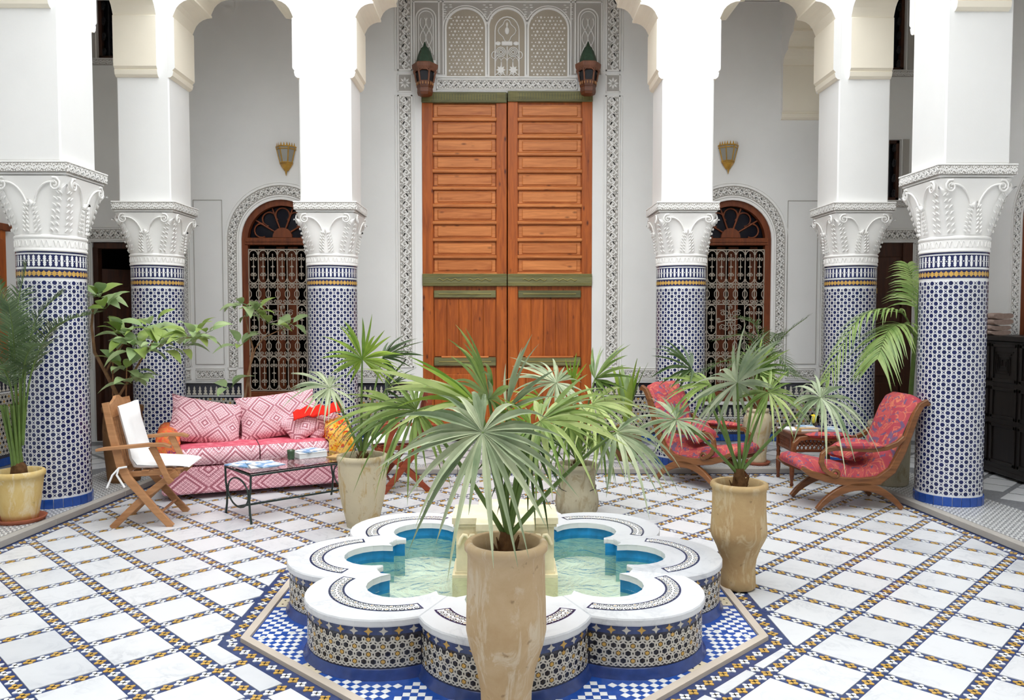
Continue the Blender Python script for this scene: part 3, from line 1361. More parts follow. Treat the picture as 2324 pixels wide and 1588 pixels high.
for x in (-1.168, 1.265):
    vband(x, .93, 4.12, .175, frame=.018, pitch=.19)
    vband(x, 4.40, 5.24, .175, frame=.018, pitch=.19)
    mb = MB()
    M = back @ Matrix.Translation((x, 4.26, .002))
    mb.box((0, 0, .001), (.175, .2, .002), GROUND, 0, M)
    for c, d in (((0, .10, .005), (.175, .014, .014)), ((0, -.10, .005), (.175, .014, .014)), ((.08, 0, .005), (.016, .2, .014)), ((-.08, 0, .005), (.016, .2, .014))):
        mb.box(c, d, STUCCO, 0, M)
    for i in range(8):
        a = PI / 4 * i
        mb.prism([(.012 * math.cos(a), .012 * math.sin(a)), (.04 * math.cos(a - .32), .04 * math.sin(a - .32)), (.07 * math.cos(a), .07 * math.sin(a)), (.04 * math.cos(a + .32), .04 * math.sin(a + .32))], 0, .012, STUCCO, M, cap0=False)
    mb.build('carved_rosette', wall_b)
for x0, x1 in ((-3.3, -1.3), (-1.06, 1.16), (1.4, 4.0), (-4.9, -3.5)):
    hband(x0, x1, 5.30, .17)
hband(-.80, .85, 4.245, .125)

# carved stucco above the big door: three arches between two niches
up = MB()


def arch_ribbon(mb, cx, half, z0, spring, r, m, M, h=.014, n=20):
    pts = [(cx - half, z0, h / 2)] + [(cx - half * math.cos(PI * i / n), spring + half * math.sin(PI * i / n), h / 2) for i in range(n + 1)] + [(cx + half, z0, h / 2)]
    mb.sweep(pts, h, r, (0, 0, 1), m, M)


UB = back @ Matrix.Translation((0, 0, .002))
up.box((.025, 4.80, .001), (2.20, .88, .002), GROUND, 0, UB)
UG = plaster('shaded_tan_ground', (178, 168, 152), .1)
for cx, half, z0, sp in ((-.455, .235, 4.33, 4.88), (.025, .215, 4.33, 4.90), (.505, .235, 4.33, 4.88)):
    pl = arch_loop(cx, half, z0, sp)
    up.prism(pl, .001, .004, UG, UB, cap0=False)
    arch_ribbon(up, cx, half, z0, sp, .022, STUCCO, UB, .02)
    arch_ribbon(up, cx, half + .03, z0, sp, .012, STUCCO, UB, .012)
for cx in (-.455, .505):
    for j in range(17):
        for i in range(-5, 6):
            x, z = cx + (i + (j % 2) * .5) * .042, 4.36 + j * .041
            if abs(x - cx) > .20 or (z > 4.88 and (x - cx) ** 2 + (z - 4.88) ** 2 > .20 ** 2):
                continue
            big = (i + 2 * j) % 3 == 0
            up.prism(star(.017 if big else .010, .009 if big else .006, 6 if big else 4, .3 * i, x, z), .004, .009, STUCCO, UB, cap0=False)


def rib(pts, r=.006, z=.012, mb=up, M=UB, m=None):
    mb.tube([(x, y, z) for x, y in pts], r, m or STUCCO, 5, M=M)


cx = .025
rib([(cx - .14, 4.34), (cx - .14, 4.86)] + [(cx - .14 * math.cos(PI * i / 10), 4.86 + .16 * math.sin(PI * i / 10)) for i in range(1, 10)] + [(cx + .14, 4.86), (cx + .14, 4.34)], .008)
rib([(cx + .085 * math.sin(2 * PI * i / 24) * (1 + .22 * math.cos(8 * PI * i / 24)), 4.86 + .115 * math.cos(2 * PI * i / 24) * (1 + .12 * math.cos(8 * PI * i / 24))) for i in range(25)], .006)
up.ell((cx, 4.86, .012), (.028, .045, .012), STUCCO, M=UB)
up.ell((cx, 4.93, .012), (.012, .03, .01), STUCCO, M=UB)
up.box((cx, 4.715, .012), (.13, .05, .024), STUCCO, .01, UB)
for s in (-1, 1):
    up.ell((cx + s * .105, 4.715, .008), (.035, .025, .012), STUCCO, M=UB)
    for r in (.055, .038, .02):
        rib([(cx + s * .072 + r * math.cos(2 * PI * i / 16), 4.615 + r * math.sin(2 * PI * i / 16)) for i in range(17)], .006)
    for k in (.035, .10):
        rib([(cx + s * k - .035, 4.44), (cx + s * k - .035, 4.49)] + [(cx + s * k - .035 * math.cos(PI * i / 8), 4.49 + .06 * math.sin(PI * i / 8)) for i in range(1, 8)] + [(cx + s * k + .035, 4.49), (cx + s * k + .035, 4.44)], .005)
    up.prism(star(.058, .032, 8, 0, cx + s * .072, 4.41), .004, .014, STUCCO, UB, cap0=False)
    rib([(cx + s * (.02 + .12 * i / 8), 4.345 + .022 * abs(math.sin(i * PI / 4))) for i in range(9)], .006)
    rib([(cx + s * (.15 + .03 * math.sin(2 * PI * i / 12)), 4.58 + .04 * math.cos(2 * PI * i / 12)) for i in range(13)], .006)
rib([(cx, 4.34), (cx, 4.68)], .007)
for cx, z0 in ((-.92, 4.52), (.97, 4.52)):
    arch_ribbon(up, cx, .115, z0, 5.0, .012, STUCCO, UB)
    arch_ribbon(up, cx, .085, z0 + .06, 5.0, .008, STUCCO, UB)
    for s in (-1, 1):
        for ph in (0, PI):
            rib([(cx + s * .035 + .034 * math.cos(ph + i * .55), 4.6 + i * .031) for i in range(14)], .006)
    up.box((cx, 4.42, .004), (.24, .2, .008), STUCCO, 0, UB)
for x in (-1.06, -.77, -.72, .77, .82, 1.13):
    up.box((x, 4.80, .008), (.014, .86, .016), STUCCO, 0, UB)
for z in (5.225, 4.33, 5.19):
    up.box((.025, z, .008), (2.22 if z > 5 else 1.66, .014, .016), STUCCO, 0, UB)
for cx in (-.21, .26, -.68, .73):       # leafy spandrels
    for i in range(7):
        for j in range(2):
            a = (i * 2.4 + j)
            up.ell((cx + .05 * math.sin(a * 1.7), 5.00 + .026 * i, .006), (.022, .008, .008), STUCCO, 6, 4, UB @ Matrix.Identity(4))
stuff(up.build('carved_stucco', wall_b))


# ------------------------------------------------------------------ the two arched windows
def bend_band(name, parent, cx, half, z0, spring, W, M, base=0.0):
    """carved band following an arch"""
    tmp = MB()
    Ls = spring - z0
    La = PI * half
    L = 2 * Ls + La
    arabesque(tmp, L, W - .03, Matrix.Identity(4), STUCCO, .125, .012)

    def path(s, off):
        if s < Ls:
            return cx - half - off, z0 + s
        if s < Ls + La:
            a = PI - (s - Ls) / half
            return cx + (half + off) * math.cos(a), spring + (half + off) * math.sin(a)
        return cx + half + off, spring - (s - Ls - La)
    mb = MB()
    rows = []
    N = 60
    for o, zz in ((-W / 2, .001), (W / 2, .001)):
        rows.append([path(L * i / N, o) + (zz,) for i in range(N + 1)])
    mb.grid(rows, GROUND, M, smooth=False)
    for o, w, h in ((-W / 2, .016, .016), (W / 2, .014, .014), (W / 2 + .028, .006, .008), (-W / 2 - .028, .03, .01)):
        mb.sweep([path(L * i / N, o) + (h / 2,) for i in range(N + 1)], h, w, (0, 0, 1), STUCCO, M)
    tmp.v = [path(x, y) + (z,) for x, y, z in tmp.v]
    mb.merge(tmp, M)
    return mb.build(name, parent)


GLASS_D = Mat('dark_window_glass', .12, .15).color(lin(26, 26, 34)).m


def grille_window(name, cx, label, half=.47):
    root = struct(link(name, None), label)
    M = facing((cx, YW, 0), (1, 0, 0), (0, 0, 1))
    F = Matrix.Translation((0, 0, -.10))
    bend_band('carved_surround', root, 0, half + .105, .93, WSP, .13, M)
    fr = MB()
    arch_ribbon(fr, 0, half - .035, WZ0, WSP, .07, W_FRAME, M @ F, .08)
    for z, h in ((WZ0 + .06, .12), (WSP - .02, .085)):
        fr.box((0, z, .045), (2 * half - .06, h, .09), W_FRAME, .008, M @ F)
    fr.box((0, WSP - .02, .075), (2 * half - .1, .02, .05), W_FRAME, .004, M @ F)
    fr.build('frame', root)
    R = half - .075
    tr = MB()
    zc = WSP + .03
    tr.prism([(.115 * math.cos(PI * i / 12), zc + .115 * math.sin(PI * i / 12)) for i in range(13)], 0, .05, W_FRAME, M @ F)
    n = 5
    for i in range(n + 1):
        a = PI * (i) / n
        a0 = max(.06, min(PI - .06, a))
        if 0 < i < n:
            tr.tube([(.1 * math.cos(a0), zc + .1 * math.sin(a0), .025), (R * 1.0 * math.cos(a0), zc - .03 + R * math.sin(a0), .025)], .011, W_FRAME, 6, M=M @ F)
    for i in range(n):
        a = PI * (i + .5) / n
        c = (.265 * math.cos(a), zc + .265 * math.sin(a))
        loop = []
        for k in range(13):
            t = a + PI + .75 + (2 * PI - 1.5) * k / 12
            loop.append((c[0] + .083 * math.cos(t), c[1] + .083 * math.sin(t), .025))
        tr.tube(loop, .010, W_FRAME, 6, M=M @ F)
    tr.build('fanlight_tracery', root)
    for i in range(n):
        a0, a1 = PI * i / n, PI * (i + 1) / n
        p = MB()
        p.prism([(0, zc - .03), (R * math.cos(a0), zc - .03 + R * math.sin(a0)), (R * math.cos((a0 + a1) / 2), zc - .03 + R * math.sin((a0 + a1) / 2)), (R * math.cos(a1), zc - .03 + R * math.sin(a1))], .002, .008, GLASS_D, M @ F)
        p.build('pane', root)
    # shutters ajar behind the grille
    for x0, w in ((-.33, .07), (-.12, .10), (.02, .12), (.28, .09)):
        s = MB()
        s.box((x0 + w / 2, 1.5, -.12), (w, 1.75, .03), W_FRAME, .004, M @ F)
        s.build('shutter', root)
    # wrought iron grille
    G = M @ Matrix.Translation((0, 0, -.035))
    hz = [2.325, 1.92, 1.68, 1.305, 1.065, .655]
    gw = half - .075
    for z in hz:
        b = MB()
        b.box((0, z, 0), (2 * gw + .03, .013, .010), GRILLE, 0, G)
        b.build('grille_bar', root)
    nc = 7
    p = 2 * gw / nc
    for i in range(nc + 1):
        b = MB()
        b.box((-gw + i * p, (hz[0] + hz[-1]) / 2, 0), (.010, hz[0] - hz[-1], .010), GRILLE, 0, G)
        b.build('grille_bar', root)
    s = MB()

    def spiral(x, z, r, d, a0=PI / 2, turns=1.2):
        pts = []
        for k in range(9):
            t = k / 8
            an = a0 + d * t * turns * 2 * PI
            rr = r * (1 - .68 * t)
            pts.append((x + rr * math.cos(an), z + rr * math.sin(an), .004))
        s.tube(pts, .0058, GRILLE, 4, M=G, cap=False)

    def tall(c, z1, z0):
        r = p * .44
        for zz, sg in ((z1 - r - .01, 1), (z0 + r + .01, -1)):
            s.tube([(c + r * math.cos(PI * k / 8), zz + sg * r * math.sin(PI * k / 8), .004) for k in range(9)], .006, GRILLE, 4, M=G, cap=False)
        h = z1 - z0
        for f in (.27, .73):
            for d in (-1, 1):
                spiral(c + d * .021, z0 + h * f, .021, d, -PI / 2 if f > .5 else PI / 2)
        s.tube([(c, z0 + h * .16, .004), (c, z0 + h * .84, .004)], .0055, GRILLE, 4, M=G)
        s.ell((c, z0 + h * .5, .004), (.012, .02, .01), GRILLE, 6, 4, G)
        s.box((c, z0 + h * .5, .004), (.045, .012, .008), GRILLE, 0, G)
        s.ell((c, z0 + h * .84, .004), (.008, .018, .008), GRILLE, 6, 4, G)
        s.ell((c, z0 + h * .16, .004), (.008, .018, .008), GRILLE, 6, 4, G)

    def short(c, z1, z0):
        for zz, a0 in ((z1 - .032, PI / 2), (z0 + .032, -PI / 2)):
            for d in (-1, 1):
                spiral(c + d * .024, zz, .024, d, a0)
        m = (z1 + z0) / 2
        for d in (-1, 1):
            s.tube([(c + d * p * f, m + z, .004) for f, z in ((.5, .065), (.42, .045), (.27, .02), (.27, -.02), (.42, -.045), (.5, -.065))], .0055, GRILLE, 4, M=G, cap=False)
    for i in range(nc):
        c = -gw + (i + .5) * p
        tall(c, hz[0], hz[1])
        short(c, hz[1], hz[2])
        short(c, hz[3], hz[4])
        tall(c, hz[4], hz[5])
        if i not in (2, 3, 4):
            tall(c, hz[2], hz[3])
    zc = (hz[2] + hz[3]) / 2
    for k in range(4):
        a = PI / 4 + PI / 2 * k
        for d in (-1, 1):
            spiral(.10 * math.cos(a) + d * .022, zc + .12 * math.sin(a), .04, d, a, 1.3)
            spiral(.045 * math.cos(a + d * .5), zc + .055 * math.sin(a + d * .5), .028, d, a + PI, 1.1)
        a2 = PI / 2 * k
        s.tube([(0, zc, .004), (.05 * math.cos(a2), zc + .06 * math.sin(a2), .004), (.16 * math.cos(a2 + .2), zc + .17 * math.sin(a2 + .2), .004)], .006, GRILLE, 4, M=G)
        spiral(.14 * math.cos(a2), zc + .15 * math.sin(a2), .025, 1, a2)
        spiral(.14 * math.cos(a2), zc + .15 * math.sin(a2), .025, -1, a2)
    s.ell((0, zc, .006), (.02, .02, .012), GRILLE, 8, 5, G)
    stuff(s.build('scrollwork', root))


grille_window('window_1', WIN[0][0], 'arched window with a grey iron grille and fanlight, left of the big door')
grille_window('window_2', WIN[1][0], 'arched window with a grey iron grille and fanlight, right of the big door')


def small_window(name, w, label, top=True):
    root = struct(link(name, None), label)
    x0, x1, z0, z1 = w
    M = back
    f = MB()
    for c, d in ((((x0 + x1) / 2, z0 + .02, -.08), (x1 - x0, .04, .06)), (((x0 + x1) / 2, z1 - .02, -.08), (x1 - x0, .04, .06)), ((x0 + .02, (z0 + z1) / 2, -.08), (.04, z1 - z0, .06)), ((x1 - .02, (z0 + z1) / 2, -.08), (.04, z1 - z0, .06))):
        f.box(c, d, W_DARKD, .004, M)
    f.build('frame', root)
    g = MB()
    for i in range(1, 5):
        x = x0 + (x1 - x0) * i / 5
        b = MB()
        b.box((x, (z0 + z1) / 2, -.06), (.012, z1 - z0 - .06, .012), BLKIRON, 0, M)
        b.build('grille_bar', root)
    for i in range(5):
        c = x0 + (x1 - x0) * (i + .5) / 5
        k = int((z1 - z0) / .15)
        for j in range(k):
            z = z0 + (z1 - z0) * (j + .5) / k
            for d in (-1, 1):
                g.tube([(c + d * (.025 - .020 * t / 8) * math.cos(t * .85), z + d * (.055 - .03 * t / 8) * math.sin(t * .85), -.06) for t in range(9)], .006, BLKIRON, 4, M=M, cap=False)
    stuff(g.build('scrollwork', root))
    p = MB()
    p.box(((x0 + x1) / 2, (z0 + z1) / 2, -.13), (x1 - x0, z1 - z0, .006), GLASS_D, 0, M)
    p.build('pane', root)
    s = MB()
    for c, d in ((((x0 + x1) / 2, z0 - .05, .006), (x1 - x0 + .2, .07, .012)), ((x0 - .05, (z0 + z1) / 2, .006), (.07, z1 - z0, .012)), ((x1 + .05, (z0 + z1) / 2, .006), (.07, z1 - z0, .012))):
        s.box(c, d, GROUND, 0, M)
    M2 = back @ Matrix.Translation((x0 - .08, z0 - .05, .012))
    arabesque(s, x1 - x0 + .16, .06, M2, STUCCO, .075, .006)
    s.build('carved_surround', root)


small_window('window_3', UPW[0], 'dark upper window with an iron grille, high on the left')
small_window('window_4', UPW[1], 'dark upper window with an iron grille, high on the right')
small_window('window_5', UPW[2], 'small dark grilled window above the dark brown door')

# ------------------------------------------------------------------ doors
d1 = struct(link('door_1', None), 'tall double door of orange cedar with green carved rails')
for s, (x0, x1) in zip((-1, 1), ((-.975, .022), (.032, 1.028))):
    L = MB()
    L.box(((x0 + x1) / 2, 2.10, -.05), (x1 - x0, 4.08, .05), W_DOOR, .003, back)
    leaf = L.build('door_leaf', d1)
    zt = 4.15 if s < 0 else 4.165
    p0, p1 = x0 + .13, x1 - .125
    if s > 0:
        p0, p1 = x0 + .12, x1 - .125
    for xa, xb in ((x0, p0), (p1, x1)):
        b = MB()
        b.box(((xa + xb) / 2, 2.10, -.012), (xb - xa - .003, 4.06, .034), W_DOOR, .004, back)
        b.build('stile', leaf)
    b = MB()
    b.box(((x0 + x1) / 2, zt - .06, .0), (x1 - x0, .12, .06), W_GREEN, .006, back)
    for i in range(60):
        x = x0 + .02 + (x1 - x0 - .04) * (i + .5) / 60
        if i < 6 or i > 53 or i % 2 == 0:
            b.box((x, zt - .06, .032), (.005, .10 if i < 6 or i > 53 else .07, .008), W_GOLD, 0, back)
    b.build('carved_rail', leaf)['label'] = 'green painted carved top rail'
    b = MB()
    b.box(((x0 + x1) / 2, 1.965, .0), (x1 - x0, .145, .055), W_GREEN, .006, back)
    for z in (1.905, 1.925, 2.01, 2.03):
        b.box(((x0 + x1) / 2, z, .03), (x1 - x0 - .02, .006, .008), W_GOLD, 0, back)
    for k in (0, 1):
        b.tube([((x0 + x1) / 2 - .32 + k * .36 + .28 * i / 12, 1.968 + .012 * math.sin(i * 1.6), .03) for i in range(13)], .006, W_GOLD, 5, M=back)
    b.build('carved_rail', leaf)['label'] = 'green painted carved middle rail'
    zs = [4.02 - .2005 * i for i in range(11)]
    for i in range(10):
        zt_, zb_ = zs[i], zs[i + 1]
        b = MB()
        b.box(((p0 + p1) / 2, zb_ + .022, -.006), (p1 - p0 + .02, .040, .05), W_DOORH, .010, back)
        b.build('rail', leaf)
        b = MB()
        b.box(((p0 + p1) / 2, (zt_ + zb_) / 2 + .022, -.026), (p1 - p0 - .02, zt_ - zb_ - .05, .02), W_DOORH, .004, back)
        b.box(((p0 + p1) / 2, (zt_ + zb_) / 2 + .020, -.012), (p1 - p0 - .10, zt_ - zb_ - .085, .018), W_DOORH, .008, back)
        b.build('panel', leaf)
    for z, h in ((1.80, .085), (1.0, .10)):
        b = MB()
        b.box(((p0 + p1) / 2, z, -.004), (p1 - p0 - .01, h, .045), W_GREEN, .006, back)
        b.box(((p0 + p1) / 2, z, .02), (p1 - p0 - .12, .012, .012), W_GOLD, .003, back)
        if z < 1.5:
            b.box(((p0 + p1) / 2, z + .055, .006), (p1 - p0 - .18, .02, .04), W_DOORH, .005, back)
        b.build('carved_rail', leaf)
    n = 5
    for k in range(n):
        w = (p1 - p0 - .02) / n
        b = MB()
        b.box((p0 + .01 + w * (k + .5), 1.40, -.022), (w - .003, .68, .022), W_DOOR, .003, back)
        b.build('plank', leaf)
    b = MB()
    b.box(((p0 + p1) / 2, .52, -.022), (p1 - p0 - .02, .82, .022), W_DOOR, .003, back)
    b.box(((p0 + p1) / 2, .52, -.006), (p1 - p0 - .18, .66, .022), W_DOOR, .012, back)
    b.build('panel', leaf)
    b = MB()
    b.box(((x0 + x1) / 2, .13, .0), (x1 - x0, .12, .04), W_GREEN, .005, back)
    b.build('bottom_rail', leaf)


def panel_door(name, x0, x1, z1, label, M, mat, plate=True):
    root = struct(link(name, None), label)
    b = MB()
    b.box(((x0 + x1) / 2, (z1 + GZ) / 2, -.06), (x1 - x0, z1 - GZ, .04), mat, .003, M)
    for xa in (x0 + .06, x1 - .06):
        b.box((xa, (z1 + GZ) / 2, -.03), (.12, z1 - GZ, .05), mat, .005, M)
    b.build('frame', root)
    zz = [GZ + .12, .78, 1.42, z1 - .12]
    for i in range(3):
        b = MB()
        b.box(((x0 + x1) / 2, (zz[i] + zz[i + 1]) / 2, -.036), (x1 - x0 - .26, zz[i + 1] - zz[i] - .08, .03), mat, .012, M)
        b.build('panel', root)
    if plate:
        b = MB()
        b.box(((x0 + x1) / 2 - .12, 1.84, -.015), (.20, .07, .02), BRASS, .006, M)
        b.build('plate', root)
    return root


def lintel(x0, x1, parent):
    carved_band('carved_lintel', parent, back @ Vector((x0 - .09, 2.50, .002)), (1, 0, 0), (0, 0, 1), x1 - x0 + .18, .135, pitch=.12)
    for x in (x0 - .05, x1 + .05):
        carved_band('carved_jamb', parent, back @ Vector((x, .9, .002)), (0, 0, 1), (-1, 0, 0), 1.5, .085)


dr = panel_door('door_2', DR[0], DR[1], 2.41, 'dark brown panelled door with a brass plate, behind the arching palm', back, W_DARKD)
lintel(DR[0], DR[1], dr)
dl = struct(link('door_3', None), 'dark open doorway with a brown leaf ajar, behind the leafy shrub')
lintel(DL[0], DL[1], dl)
b = MB()
M = Matrix.Translation((DL[0] + .02, YW + .12, 0)) @ Matrix.Rotation(math.radians(50), 4, 'Z')
b.box((.21, 0, 1.08), (.42, .045, 2.05), W_DARKD, .004, M)
lf = b.build('door_leaf', dl)
for z0, z1 in ((.2, .9), (1.0, 1.9)):
    b = MB()
    b.box((.21, -.025, (z0 + z1) / 2), (.28, .02, z1 - z0), W_DARKD, .008, M)
    b.build('panel', lf)
b = MB()
for c, d in (((DL[0] + .03, 1.2, -.09), (.06, 2.3, .1)), ((DL[1] - .03, 1.2, -.09), (.06, 2.3, .1)), (((DL[0] + DL[1]) / 2, 2.37, -.09), (.8, .07, .1))):
    b.box(c, d, W_DARKD, .004, back)
b.build('frame', dl)

# left wall: tall brown shutters over the mosaic dado; right wall: arched opening
M = left_m
root = struct(link('window_6', None), 'tall brown wooden shutters on the left wall')
for i in range(4):
    s = MB()
    s.box((6.95 + .29 * i, 1.68, .02), (.285, 1.42, .045), W_DOOR, .004, M)
    s.box((6.95 + .29 * i, 2.0, .045), (.18, .6, .02), W_DOOR, .008, M)
    s.box((6.95 + .29 * i, 1.3, .045), (.18, .5, .02), W_DOOR, .008, M)
    s.build('shutter', root)
b = MB()
b.box((7.385, 2.42, .03), (1.3, .07, .07), W_FRAME, .006, M)
b.build('lintel', root)
root = struct(link('door_4', None), 'arched opening with a carved white surround on the right wall')
bend_band('carved_surround', root, -7.16, .57, .9, 2.45, .14, right_m)
b = MB()
b.prism(arch_loop(-7.16, .47, GZ, 2.45), -.0, .02, W_FRAME, right_m)
b.build('door_leaf', root)
dado(wall_r, -9.38, -7.85, right_m, .745)


# ------------------------------------------------------------------ lamps on the wall
W_LANT = wood('lantern_brown_wood', (96, 58, 40), (140, 92, 70), 'Z', .5)


def wood_lantern(px, py_top, py_bot, label, dx=0):
    Y = YW - .17
    top, bot = at_depth(px, py_top, Y), at_depth(px, py_bot, Y)
    H = top.z - bot.z
    t = thing('wall_lantern', label, 'lantern', (top.x, Y, bot.z), 0, 'carved wooden lanterns above the big door')
    r = .150
    b = MB()
    rf = [(.112, H * .585), (.106, H * .60), (.088, H * .70), (.064, H * .82), (.048, H * .86), (.046, H * .88), (.020, H * .92), (.016, H * .95), (.004, H * 1.0)]
    b.lathe(rf, plain('green_roof_%d' % px, (52, 72, 56), .6, .3, 0, .3, 18), 6, smooth=False)
    b.build('roof', t)
    b = MB()
    b.lathe([(.112, H * .44), (.124, H * .45), (.146, H * .50), (.150, H * .57), (.128, H * .59), (.105, H * .59)], W_LANT, 6, smooth=False)
    b.build('crown', t)
    for i in range(6):
        a = PI / 3 * i
        b = MB()
        b.tube([(.097 * math.cos(a), .097 * math.sin(a), H * .24), (.112 * math.cos(a), .112 * math.sin(a), H * .38), (.13 * math.cos(a), .13 * math.sin(a), H * .455)], .011, W_LANT, 6)
        a2 = a + PI / 6
        for s in (-1, 1):
            b.tube([(.118 * math.cos(a + (s + 1) * PI / 6), .118 * math.sin(a + (s + 1) * PI / 6), H * .41), (.113 * math.cos(a2), .113 * math.sin(a2), H * .50)], .008, W_LANT, 5)
        b.build('post', t)
    b = MB()
    b.lathe([(.088, H * .2), (.103, H * .43)], BLKIRON, 6, smooth=False)
    b.build('lamp_screen', t)
    b = MB()
    b.lathe([(.0, 0), (.080, 0), (.090, H * .05), (.088, H * .13), (.096, H * .15), (.100, H * .25), (.09, H * .26)], W_MAHO, 6, smooth=False)
    for i in range(18):
        a = 2 * PI * i / 18
        b.ell((.094 * math.cos(a), .094 * math.sin(a), H * .205), (.008, .008, .02), W_TEAK, 6, 4)
    b.build('base', t)
    b = MB()
    b.box((0, .12, H * .35), (.05, .10, .10), W_MAHO, .004)
    b.build('bracket', t)


wood_lantern(964, 95, 217, 'wooden lantern with a green roof left above the big door')
wood_lantern(1335, 94, 215, 'wooden lantern with a green roof right above the big door')
GLASS_L = Mat('smoky_lamp_glass', .1, .6).color(lin(150, 148, 140)).m


def sconce(px, y0, y1, label):
    top, bot = at_depth(px, y0, YW), at_depth(px, y1, YW)
    H = top.z - bot.z
    t = thing('wall_sconce', label, 'sconce', (top.x, YW, bot.z), 0, 'brass wall sconces above the arched windows')

    def sec(f, r):
        return [(-r, -.001, H * f), (-r, -.02 - r * .1, H * f), (-.05 * r / .11, -.02 - r * .75, H * f), (.05 * r / .11, -.02 - r * .75, H * f), (r, -.02 - r * .1, H * f), (r, -.001, H * f)]
    b = MB()
    lo, hi = sec(.36, .066), sec(.86, .112)
    b.grid([[*lo], [*hi]], GLASS_L, smooth=False)
    b.build('glass', t)
    b = MB()
    for p, q in zip(lo[1:5], hi[1:5]):
        b.tube([p, q], .007, BRASS, 6)
    for s in (sec(.36, .068), sec(.40, .071), sec(.80, .108), sec(.87, .114)):
        b.tube(s, .007, BRASS, 6)
    b.build('frame', t)
    b = MB()
    b.grid([sec(.36, .066), sec(.30, .06), sec(.17, .026), sec(.15, .022)], BRASS, smooth=False)
    b.tube([(0, -.03, H * .18), (0, -.03, H * .1), (0, -.03, 0)], [.016, .010, .002], BRASS, 8)
    b.build('finial', t)
    b = MB()
    s = sec(.86, .114)
    for p, q in zip(s[:-1], s[1:]):
        for k in range(3):
            f = (k + .5) / 3
            c = Vector(p).lerp(Vector(q), f)
            e = (Vector(q) - Vector(p)) / 7
            if e.length < .008:
                continue
            b.add([tuple(c - e), tuple(c + e), tuple(c + Vector((0, -.006, H * .13)))], [(0, 1, 2)], BRASS)
            b.add([tuple(c - e), tuple(c + e), tuple(c + Vector((0, .0, H * .13)))], [(2, 1, 0)], BRASS)
    b.build('crown', t)
    b = MB()
    b.tube([(.0, -.035, H * .42), (0, -.04, H * .55), (0, -.04, H * .68)], [.012, .022, .012], plain('bulb_%d' % px, (240, 238, 230), .3), 8)
    b.build('bulb', t)


sconce(650, 325, 400, 'brass wall sconce above the left arched window')
sconce(1652, 322, 396, 'brass wall sconce above the right arched window')


# ------------------------------------------------------------------ fountain
fo = thing('fountain', 'eight-lobed mosaic fountain with white marble coping in the middle of the courtyard', 'fountain', FC)
SLAB0, SLAB1, WATER = .232, .264, .185
LINLOW = plain('faded_turquoise_paint', (140, 186, 186), .5, .4, 0, .2, 9)
LINING = plain('bright_blue_basin_paint', (20, 128, 186), .5, .4, 0, .3, 9)
BASINF = plain('pale_basin_floor', (214, 216, 200), .6, .3, 0, .15, 5)


def lobe_pt(k, t, off=0.0):
    a = -PI / 2 + k * PI / 4
    x, y = rot2(F_C + F_RHO * math.cos(t), F_RHO * math.sin(t), a)
    nx, ny = rot2(math.cos(t), math.sin(t), a)
    nx /= FSX
    L = math.hypot(nx, ny)
    return (x * FSX + nx / L * off, y * FSY + ny / L * off)


TH = math.asin((F_C * math.sin(PI / 8)) / F_RHO) + PI / 8
b = MB()
b.grid([[p + (z,) for p in outer] for z in (0, SLAB0 + .002)], G_INK, cu=True, smooth=False)
inn = [p for k in range(8) for p in inner_arc(k, .012)]
b.grid([[p + (z,) for p in inn] for z in (0.004, .165)], LINLOW, cu=True, smooth=False, flip=True)
b.grid([[p + (z,) for p in inn] for z in (.165, SLAB0 + .002)], LINING, cu=True, smooth=False, flip=True)
b.build('basin_wall', fo)
b = MB()
shape(b, [[p for k in range(8) for p in inner_arc(k, .03)]], .002, .05, BASINF)
b.build('basin_floor', fo)
LW = 2 * TH * F_RHO
mos = MB()
for k in range(8):
    def place(poly, off, m, z0=0.0):
        mos.add([lobe_pt(k, (x - LW / 2) / F_RHO, off) + (z + z0,) for x, z in poly], [tuple(range(len(poly)))], m)
    for poly, off, m in zellige(LW - .02, .150, .0375):
        if m is G_YEL and k in (0, 1, 2, 6, 7):
            sb = MB()
            sb.add([lobe_pt(k, (x + .01 - LW / 2) / F_RHO, off + .0004) + (z + .046,) for x, z in poly], [tuple(range(len(poly)))], m)
            sb.build('mosaic_star', fo)
        else:
            place([(x + .01, y) for x, y in poly], off + .0004, m, .046)
    n = 15
    w = (LW - .01) / n
    place([(0, 0), (LW / 2, 0), (LW, 0), (LW, .026), (LW / 2, .026), (0, .026)], .0003, G_NAVY, .163) if False else None
    for i in range(n * 3):
        x = LW * (i + .5) / (n * 3)
        place([(x - w / 6, 0), (x + w / 6, 0), (x + w / 6, .034), (x - w / 6, .034)], .0010, G_BAND, .194)
    for i in range(n):
        x = .005 + w * (i + .5)
        st_ = star(.0185, .0085, 4, 0, x, .016)
        if k in (0, 1, 2, 6, 7):
            sb = MB()
            sb.add([lobe_pt(k, (u - LW / 2) / F_RHO, .0022) + (z + .194,) for u, z in st_], [tuple(range(8))], G_YEL if i % 2 else G_IVORY)
            sb.build('mosaic_star', fo)
        else:
            place(st_, .0022, G_YEL if i % 2 else G_IVORY, .194)
stuff(mos.build('zellige', fo))
